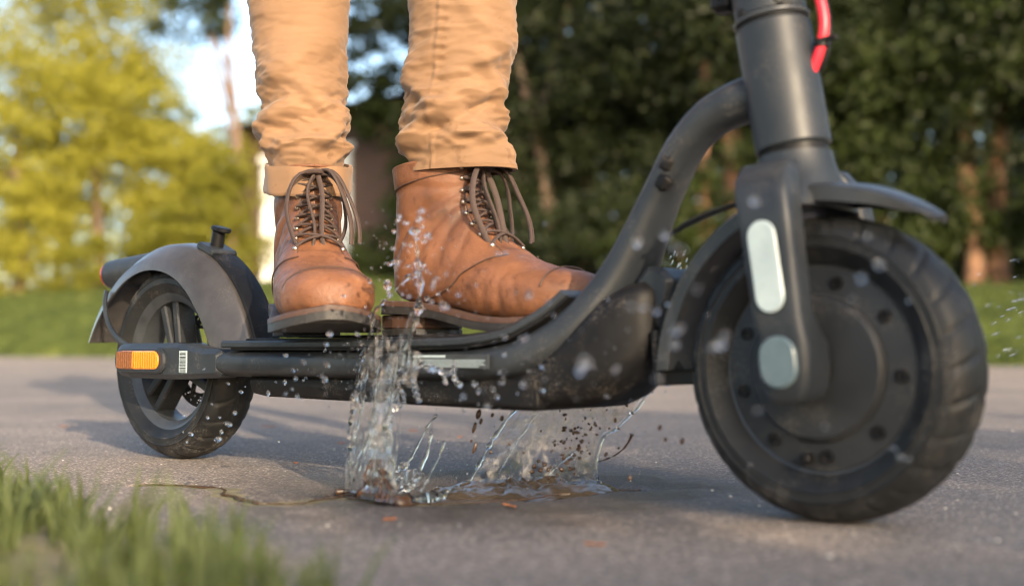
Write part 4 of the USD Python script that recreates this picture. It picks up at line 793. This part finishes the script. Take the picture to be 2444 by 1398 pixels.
for i in range(46):
    x, y = (rg.uniform(0, 2444), rg.uniform(960, 1330)) if i > 12 else [(2285, 1132), (1700, 1172), (2285, 1196), (2380, 1185), (265, 1028), (337, 1060), (1565, 1105), (1872, 1260), (230, 1075), (1980, 1330), (2255, 1215), (1505, 1150), (150, 1100)][i]
    p = on(x, y); k = trimesh.creation.icosphere(1, 1.); v = np.array(k.vertices); v = v*(1+.5*fbm(v, 1.1, i)[:, None])*[1, .8, .6]*rg.uniform(.0008, .0020)
    L_ = 'tiny pale pebble on the asphalt '+zone(p, RZ); single('pebble', (v+p+[0, 0, .0012], np.array(k.faces)), 'pebble_stone', L_, 'pebble', L_.replace('tiny pale pebble', 'pebbles'), smooth=False)

# ------------------------------------------------------------------ near grass
def blade(h, bend, w, seed):
    t = np.linspace(0, 1, 7); rr = random.Random(seed); c = np.stack([bend*h*t**2, rr.uniform(-.05, .05)*h*t, h*(t-.25*bend*t**2)], 1); ww = w*(1-t**2.2)*.5+.0001
    R = np.array([[p+[0, -a, .0003], p+[-a*.25, 0, 0], p+[0, a, .0003], p+[a*.12, 0, .0002]] for p, a in zip(c, ww)])
    return loft(R)
def instancer(name, protos, pos, yaw, scale, idx, label, catg, matname, tilt=None):
    p = numbered('/World', name); pi = UsdGeom.PointInstancer.Define(stage, p); tag(pi, label, catg, kind='stuff'); rel = pi.CreatePrototypesRel()
    for i, k in enumerate(protos):
        q = usdkit.mesh(stage, f'{p}/blade_{i:03d}' if i else f'{p}/blade', vf(k), M[matname], smooth=True); rel.AddTarget(q.GetPath())
    pi.CreateProtoIndicesAttr(Vt.IntArray.FromNumpy(np.asarray(idx, np.int32))); pi.CreatePositionsAttr(Vt.Vec3fArray.FromNumpy(np.asarray(pos, np.float32)))
    pi.CreateScalesAttr(Vt.Vec3fArray.FromNumpy(np.repeat(np.asarray(scale, np.float32)[:, None], 3, 1)))
    pi.CreateOrientationsAttr(Vt.QuathArray([Gf.Quath(float(math.cos(a/2)), 0., 0., float(math.sin(a/2))) for a in yaw]))
def tuft(n, h, w, seed, spread):
    rr = np.random.default_rng(seed); out = []
    for i in range(n):
        b = blade(h*rr.uniform(.55, 1.1), rr.uniform(.1, .9), w*rr.uniform(.7, 1.2), seed*31+i)
        out.append(move(b, (rr.normal(0, spread), rr.normal(0, spread), 0), rot((0, 0, 1), rr.uniform(0, 360))))
    return cat(*out)
rg = np.random.default_rng(13); pos = []
while len(pos) < 1000:
    x, d = rg.uniform(-.7, 1.02), abs(rg.normal(0, .24)); y = float(edge_y(np.array([x]))[0])+.05-d
    if y < -1.5 or fbm(np.array([[x, y, 0]]), 9., 17)[0]+.22 < 0: continue
    if rg.random() < np.clip((x-.55)*1.3, 0, .8): continue
    q = np.array([x, y])-EYE[:2]
    if np.hypot(*q) < .36: continue
    pos.append((x, y, float(verge_z(np.array([x]), np.array([y]))[0])-.002))
for i in range(1500):      # the verge goes on beyond the picture
    x = rg.uniform(-5, 6); y = float(edge_y(np.array([x]))[0])-rg.random()**1.6*2.2
    if -.9 < x < 2.0 and y > -1.3: continue
    pos.append((x, y, float(verge_z(np.array([x]), np.array([y]))[0])-.002))
N = len(pos)
instancer('verge_grass', [tuft(5, .062, .0048, i+1, .013) for i in range(6)], pos, rg.uniform(0, 2*PI, N), rg.uniform(.42, 1.15, N), rg.integers(0, 6, N), 'soft green grass growing on the near edge of the road', 'grass', 'grass_blade')
# lawn tufts on the bank
pos = []
for i in range(9000):
    x = rg.uniform(-26, 3); y = 9.12+rg.random()**1.3*6.
    pos.append((x, y, float(lawn_z(np.array([[x]]), np.array([[y]]))[0, 0])-.005))
N = len(pos)
instancer('lawn_grass', [tuft(9, .10, .012, i+40, .05) for i in range(4)], pos, rg.uniform(0, 2*PI, N), rg.uniform(.6, 1.3, N), rg.integers(0, 4, N), 'mown grass covering the bank beyond the road', 'grass', 'lawn_blade')

# ------------------------------------------------------------------ trees, shrubs, house
def lz(p): return float(lawn_z(np.array([[p[0]]]), np.array([[p[1]]]))[0, 0])
def leaves(blobs, size, seed):
    rr = np.random.default_rng(seed); C_, S_ = [], []
    for c, rad, n in blobs:
        c, rad = np.array(c), np.array(rad, float); m_ = max(6, n//70)
        d = rr.normal(size=(m_, 3)); d /= np.linalg.norm(d, axis=1, keepdims=True); cc = c+d*rad*(rr.random((m_, 1))**.42)
        wts = rr.uniform(.3, 1.7, m_); who = rr.choice(m_, n, p=wts/wts.sum()); sp_ = rad.mean()*.14
        C_.append(cc[who]+rr.normal(size=(n, 3))*sp_*[1, 1, .65]); S_.append(size*rr.uniform(.55, 1.25, n))
    c = np.vstack(C_); s = np.concatenate(S_); n = len(c)
    nrm = rr.normal(size=(n, 3))+[0, 0, .2]; nrm /= np.linalg.norm(nrm, axis=1, keepdims=True)
    a = np.cross(nrm, rr.normal(size=(n, 3))); a /= np.linalg.norm(a, axis=1, keepdims=True); b = np.cross(nrm, a)
    a *= s[:, None]*.5; b *= s[:, None]*.30; k = nrm*s[:, None]*.10
    v = np.stack([c-a, c-b*1.+k-a*.1, c+a, c+b+k-a*.1], 1).reshape(-1, 3); i = np.arange(n)*4
    return v, np.vstack([np.stack([i, i+1, i+2], 1), np.stack([i, i+2, i+3], 1)])
def tree(name, label, base, blobs, leaf, size, seed, trunk_r=.15, top=4., lean=(0, 0), bark='bark', catg='tree', limbs=5, group=None, trunk=True):
    z0 = lz(base)-.1; b = np.array([base[0], base[1], z0]); t = Thing(name, label, catg, b, group=group); rr = np.random.default_rng(seed+900)
    def up(h): return b+[lean[0]*h/top+.05*math.sin(h*1.3+seed), lean[1]*h/top+.05*math.cos(h*1.1+seed), h]
    if trunk:
        hs = np.linspace(0, top, 14); m_ = tube([up(h) for h in hs], trunk_r*(1-.55*hs/top)*(1+.35*np.exp(-hs/.25)), 14)
        v, f = m_; v = v+.03*fbm(v, 5, seed)[:, None]; t.part('trunk', (v, f), bark, True)
        for i in range(limbs):
            h = top*rr.uniform(.45, .95); c = np.array(blobs[int(rr.integers(len(blobs)))][0])+b; e = up(h)+(c-up(h))*rr.uniform(.6, .95)
            t.part('limb', tube([up(h), (up(h)+e)/2+[0, 0, rr.uniform(-.05, .2)], e], np.linspace(trunk_r*.38, .018, 10), 8, 10), bark, True)
    else:
        for i in range(4):
            c = np.array(blobs[int(rr.integers(len(blobs)))][0])+b; t.part('stem', tube([b+rr.normal(size=3)*[.1, .1, 0], (b+c)/2+rr.normal(size=3)*.06, c], np.linspace(.03, .008, 8), 7, 8), bark, True)
    v, f = leaves(blobs, size, seed); t.part('crown' if trunk else 'foliage', (v+b, f), leaf, False)
    return t
def B3(base, off, z, r, n): return ((off[0], off[1], z), r, n)
# left side, in the sun
def wide(px, dist): return away(px, dist)
LEFT = [('yellow leafy tree with a bare trunk at the far left of the lawn', 45, 27.5, 'leaf_yellow', 3.4, [((-.8, -.3, 2.6), (2.2, 1.6, 1.6), 6500), ((.9, -.2, 4.2), (2.1, 1.7, 1.7), 6500), ((-.3, -.2, 5.6), (2.5, 2, 1.7), 6500), ((1.4, -.4, 2.0), (1.3, 1, .9), 2600), ((0, 0, 7.4), (2.6, 2, 1.5), 6000)], .13, .16),
        ('yellow-green tree with sky showing between its leaves, left of the centre of the lawn', 235, 29., 'leaf_yellow', 3.6, [((0, -.3, 2.6), (2.1, 1.6, 1.5), 5600), ((-.9, .1, 4.4), (2.0, 1.6, 1.6), 5600), ((1.2, -.2, 4.4), (1.9, 1.6, 1.5), 5200), ((0, 0, 6.2), (2.6, 2, 1.7), 6200), ((.4, 0, 7.8), (2.2, 2, 1.2), 3600)], .13, .14),
        ('sunlit green tree close to the white door of the house', 455, 28., 'leaf_yellow', 2.6, [((-.2, -.2, 1.9), (1.7, 1.2, 1.2), 5000), ((.2, 0, 3.1), (1.5, 1.2, 1.0), 3600), ((-1.1, 0, 3.3), (1.3, 1., 1.1), 3200)], .12, .10)]
LEFT += [('yellow tree standing further back behind the gap over the rear mudguard', 350, 33., 'leaf_yellow', 3.0, [((0, 0, 2.2), (2.0, 1.6, 1.6), 5200), ((-.6, .3, 3.9), (1.8, 1.6, 1.3), 4200), ((-1.0, .1, 5.7), (1.6, 1.3, 1.2), 3800), ((.4, .5, 4.9), (1.2, 1.1, .8), 1700), ((1.2, .6, 3.4), (1.7, 1.4, 1.3), 3800), ((.6, .4, 1.4), (1.6, 1.4, 1.0), 3000)], .13, .12),
         ('sunlit yellow tree further back, just left of the rear trouser leg', 545, 32., 'leaf_yellow', 2.8, [((0, 0, 2.4), (1.5, 1.3, 1.6), 4600), ((-.7, .2, 3.6), (1.3, 1.2, 1.2), 3000), ((.3, .2, 4.6), (1.1, 1., .8), 1500)], .13, .11),
         ('yellow-green tree filling the back of the lawn at the far left', 130, 34., 'leaf_yellow', 3.2, [((0, 0, 2.0), (2.2, 1.6, 1.6), 5200), ((-1.6, 0, 3.2), (2.0, 1.6, 1.6), 4400), ((.8, .3, 4.6), (2.0, 1.6, 1.5), 4400)], .13, .13)]
for i, (lab, px, ds, lf, top, bl, sz, tr) in enumerate(LEFT):
    tree('broadleaf_tree', lab, away(px, ds), [(c, r_, int(n_*.82)) for c, r_, n_ in bl], lf, sz, 100+i, tr, top, (.12*((i % 3)-1), 0), 'bark')
tree('broadleaf_tree', 'tall overhanging tree whose branch hangs into the sky above the left lawn', away(572, 26.5), [((-1.6, 0, 6.5), (1.4, 1.2, .6), 2400), ((-.3, 0, 7.4), (1.6, 1.4, .8), 3000), ((-2.6, 0, 7.4), (1.2, 1., .7), 1800)], 'leaf_mid', .12, 104, .12, 6.6, (-.7, .2), 'bark')
tree('broadleaf_tree', 'green tree whose crown hangs over the brick house between the legs', away(1010, 24.), [((-.75, -.6, 5.0), (1.0, .9, .8), 2600), ((-.9, -.6, 6.5), (1.2, 1.0, .8), 1700), ((.5, .2, 5.0), (1.5, 1.2, 1.2), 3600), ((.3, 0, 3.3), (.9, .9, 1.2), 2600), ((-1.7, -1.3, 5.6), (.9, .8, .8), 1400), ((-.72, -.62, 3.7), (.75, .65, .6), 1900), ((-1.35, -1.15, 3.9), (.7, .6, .6), 1500)], 'leaf_mid', .12, 105, .13, 5.0, (.0, .1), 'bark')
SH = [('low yellow-green shrub left of the rear wheel at the lawn top', 190, 26.3, [((0, 0, .7), (1.1, .8, .75), 2600), ((1.0, 0, .6), (.9, .8, .65), 1900)], 'leaf_bright'),
      ('bushy green shrub behind the rear mudguard', 400, 26.0, [((0, 0, .9), (1.2, .9, .9), 3000), ((.9, 0, 1.3), (.9, .8, .8), 2200)], 'leaf_bright'),
      ('dense darker green shrub beside the white door', 548, 25.6, [((0, 0, 1.2), (.95, .8, 1.2), 4200), ((-.1, 0, 2.5), (.75, .6, .8), 2400), ((-1.2, .4, 1.4), (.9, .8, 1.2), 2600)], 'leaf_bright'),
      ('small pale shrub at the foot of the leftmost tree', 40, 26.6, [((-.3, 0, .7), (1.3, .8, .9), 3200), ((.5, 0, 1.3), (1., .8, .9), 2200)], 'leaf_yellow'),
      ('dark green shrub in front of the brick wall between the boots', 885, 22., [((0, 0, .5), (.9, .7, .6), 2600), ((.75, .1, 1.6), (.42, .5, 1.7), 2600)], 'leaf_mid')]
for i, (lab, px, ds, bl, lf) in enumerate(SH):
    tree('shrub', lab, away(px, ds), bl, lf, .11, 130+i, catg='shrub', trunk=False)
# right side, in the shade of the trees along the road
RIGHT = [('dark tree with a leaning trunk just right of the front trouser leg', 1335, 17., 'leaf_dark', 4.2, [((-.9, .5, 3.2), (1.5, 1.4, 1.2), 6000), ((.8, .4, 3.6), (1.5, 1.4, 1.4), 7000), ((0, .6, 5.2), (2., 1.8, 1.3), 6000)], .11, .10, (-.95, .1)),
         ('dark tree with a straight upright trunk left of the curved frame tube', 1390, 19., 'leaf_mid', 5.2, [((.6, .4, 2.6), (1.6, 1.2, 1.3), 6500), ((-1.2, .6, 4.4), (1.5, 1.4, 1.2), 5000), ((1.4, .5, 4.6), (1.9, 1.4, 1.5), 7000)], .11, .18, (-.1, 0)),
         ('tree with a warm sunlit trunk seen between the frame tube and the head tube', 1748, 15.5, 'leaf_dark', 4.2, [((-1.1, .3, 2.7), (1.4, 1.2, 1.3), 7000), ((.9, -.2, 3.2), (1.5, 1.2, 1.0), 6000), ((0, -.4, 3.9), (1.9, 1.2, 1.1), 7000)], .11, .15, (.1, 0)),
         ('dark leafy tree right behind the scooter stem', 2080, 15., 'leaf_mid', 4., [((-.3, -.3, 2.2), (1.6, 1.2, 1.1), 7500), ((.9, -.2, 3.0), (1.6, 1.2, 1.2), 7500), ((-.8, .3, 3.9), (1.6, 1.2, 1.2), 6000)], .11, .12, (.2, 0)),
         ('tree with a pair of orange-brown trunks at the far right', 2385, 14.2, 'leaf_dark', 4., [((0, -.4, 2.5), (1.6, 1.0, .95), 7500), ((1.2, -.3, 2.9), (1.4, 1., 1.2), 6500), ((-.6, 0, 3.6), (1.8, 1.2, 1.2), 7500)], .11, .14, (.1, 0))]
for i, (lab, px, ds, lf, top, bl, sz, tr, ln) in enumerate(RIGHT):
    t = tree('shade_tree', lab, away(px, ds), bl, lf, sz, 200+i, tr, top, ln, 'bark_warm' if i in (2, 4) else 'bark')
    if i in (2, 4):
        b = np.array([*away(px-66, ds-.2), 0]); b[2] = lz(b)-.1
        t.part('trunk', tube([b+[.04*math.sin(3*h), .03*math.cos(2*h), h] for h in np.linspace(0, 3.0, 10)], np.linspace(.12, .07, 10), 12), 'bark_warm', True)
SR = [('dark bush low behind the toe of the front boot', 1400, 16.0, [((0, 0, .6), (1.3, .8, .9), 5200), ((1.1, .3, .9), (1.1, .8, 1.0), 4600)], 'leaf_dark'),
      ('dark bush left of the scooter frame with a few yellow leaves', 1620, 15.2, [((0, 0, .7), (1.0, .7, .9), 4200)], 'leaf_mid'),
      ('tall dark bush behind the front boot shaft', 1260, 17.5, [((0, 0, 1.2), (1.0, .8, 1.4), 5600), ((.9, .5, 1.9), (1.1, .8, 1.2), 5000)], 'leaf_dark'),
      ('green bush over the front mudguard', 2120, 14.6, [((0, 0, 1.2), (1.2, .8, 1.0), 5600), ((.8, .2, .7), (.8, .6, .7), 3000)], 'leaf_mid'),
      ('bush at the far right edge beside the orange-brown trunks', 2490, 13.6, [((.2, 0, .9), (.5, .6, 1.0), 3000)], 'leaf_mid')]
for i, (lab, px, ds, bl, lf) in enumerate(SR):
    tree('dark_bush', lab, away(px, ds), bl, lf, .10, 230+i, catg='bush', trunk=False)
# woodland further back, one dark mass
bl = []
rr = np.random.default_rng(77)
for i in range(48):
    px = rr.uniform(1010, 3000); ds = rr.uniform(21, 29); p = away(px, ds); bl.append(((p[0], p[1], lz(p)+rr.uniform(.2, 7.5)), (2.3, 1.8, 1.8), 1700))
for i in range(20):
    px = rr.uniform(1850, 2800); ds = rr.uniform(17.5, 21); p = away(px, ds); bl.append(((p[0], p[1], lz(p)+rr.uniform(.2, 2.2)), (1.6, 1.4, 1.2), 1300))
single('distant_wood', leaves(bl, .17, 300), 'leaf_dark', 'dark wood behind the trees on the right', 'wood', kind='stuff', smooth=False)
# trees along the far kerb to the right of the picture, whose crowns shade the bank
for i, (x, y) in enumerate(((2.6, 12.4), (5.6, 12.0), (9.0, 12.6))):
    tree('kerb_tree', ['dark roadside tree nearest to the picture edge, right of the lawn', 'dark roadside tree second beyond the right picture edge', 'dark roadside tree third beyond the right picture edge'][i], np.array([x, y]), [((0, 0, 2.6), (1.9, 1.7, 1.7), 2600), ((0, 0, 4.8), (2.2, 2.0, 1.7), 3400), ((.8, 0, 1.2), (1.2, 1., 1.), 1200)], 'leaf_dark', .14, 400+i, .16, 4.2)
# roadside shrub on the sun side, out of frame: it shades the front wheel and the near road
sd = np.array([math.cos(SUN_AZ), math.sin(SUN_AZ), 0]); sl = np.array([-sd[1], sd[0], 0]); b = sd*6.; t = Thing('verge_shrub', 'dense green shrub on the near verge ahead of the scooter', 'shrub', b)
bl = [(tuple(sl*la+[0, 0, zc]), (.28+ex, .28+ex, rz), n_) for la, zc, rz, ex, n_ in ((.14, 1.0, .95, 0, 3600), (-.14, .93, .88, -.04, 2600), (.88, 1.2, 1.25, .28, 7500), (1.7, 1.1, .95, .25, 5000))]
v, f = leaves(bl, .07, 500); t.part('foliage', (v+b, f), 'leaf_mid', False)
for j in range(7): t.part('stem', tube([b+sl*(.3*j-.6), b+sl*(.3*j-.6)+[.1*math.sin(2*j), .1*math.cos(2*j), .6], b+sl*(.33*j-.66)+[.2*math.sin(2*j), .2*math.cos(2*j), 1.4]], np.linspace(.02, .006, 8), 7, 8), 'bark', True)
# brick house
y0 = 16.2; xa, xb = -21.2, -15.2; zb = 1.0
hs = Thing('brick_house', 'dark reddish brick house with a white door behind the rider\'s legs', 'house', ((xa+xb)/2, y0, zb))
dx0, dx1 = at(626, 500, y0)[0], at(838, 500, y0)[0]; dzt = at(730, 372, y0)[2]
hs.part('wall', cat(rbox(((xa+dx0)/2, y0+2.5, zb+1.9), (dx0-xa, 5, 4.4), .01), rbox(((dx1+xb)/2, y0+2.5, zb+1.9), (xb-dx1, 5, 4.4), .01), rbox(((dx0+dx1)/2, y0+2.5, (dzt+zb+4.1)/2), (dx1-dx0, 5, zb+4.1-dzt), .0)), 'bricks', False)
d = hs.part('door', rbox(((dx0+dx1)/2, y0+.16, (zb-.3+dzt)/2), (dx1-dx0-.24, .06, dzt-zb+.3), .01), 'white_frame', 30)
for k in range(2):
    for j in range(2):
        hs.part('door_panel', rbox((dx0+(dx1-dx0)*(.32+.36*k), y0+.115, zb+.5+.95*j), ((dx1-dx0)*.27, .04, .75), .008), 'white_frame', 30, under=d)
hs.part('door_handle', trimesh.creation.icosphere(2, .04).apply_translation((dx1-.22, y0+.06, zb+.95)), 'steel', True, under=d)
for s, x in ((0, dx0+.06), (1, dx1-.06)): hs.part('door_frame', rbox((x, y0+.02, (zb-.3+dzt)/2), (.12, .14, dzt-zb+.3), .008), 'white_frame', 30)
hs.part('lintel', rbox(((dx0+dx1)/2, y0+.02, dzt+.07), (dx1-dx0+.2, .14, .14), .008), 'white_frame', 30)
rf = slab([(y0-.5, zb+4.05), (y0+2.5, zb+5.0), (y0+5.5, zb+4.05)], xa-.4, xb+.4, 'yz', .0)
hs.part('roof', rf, 'roof_tile', False)
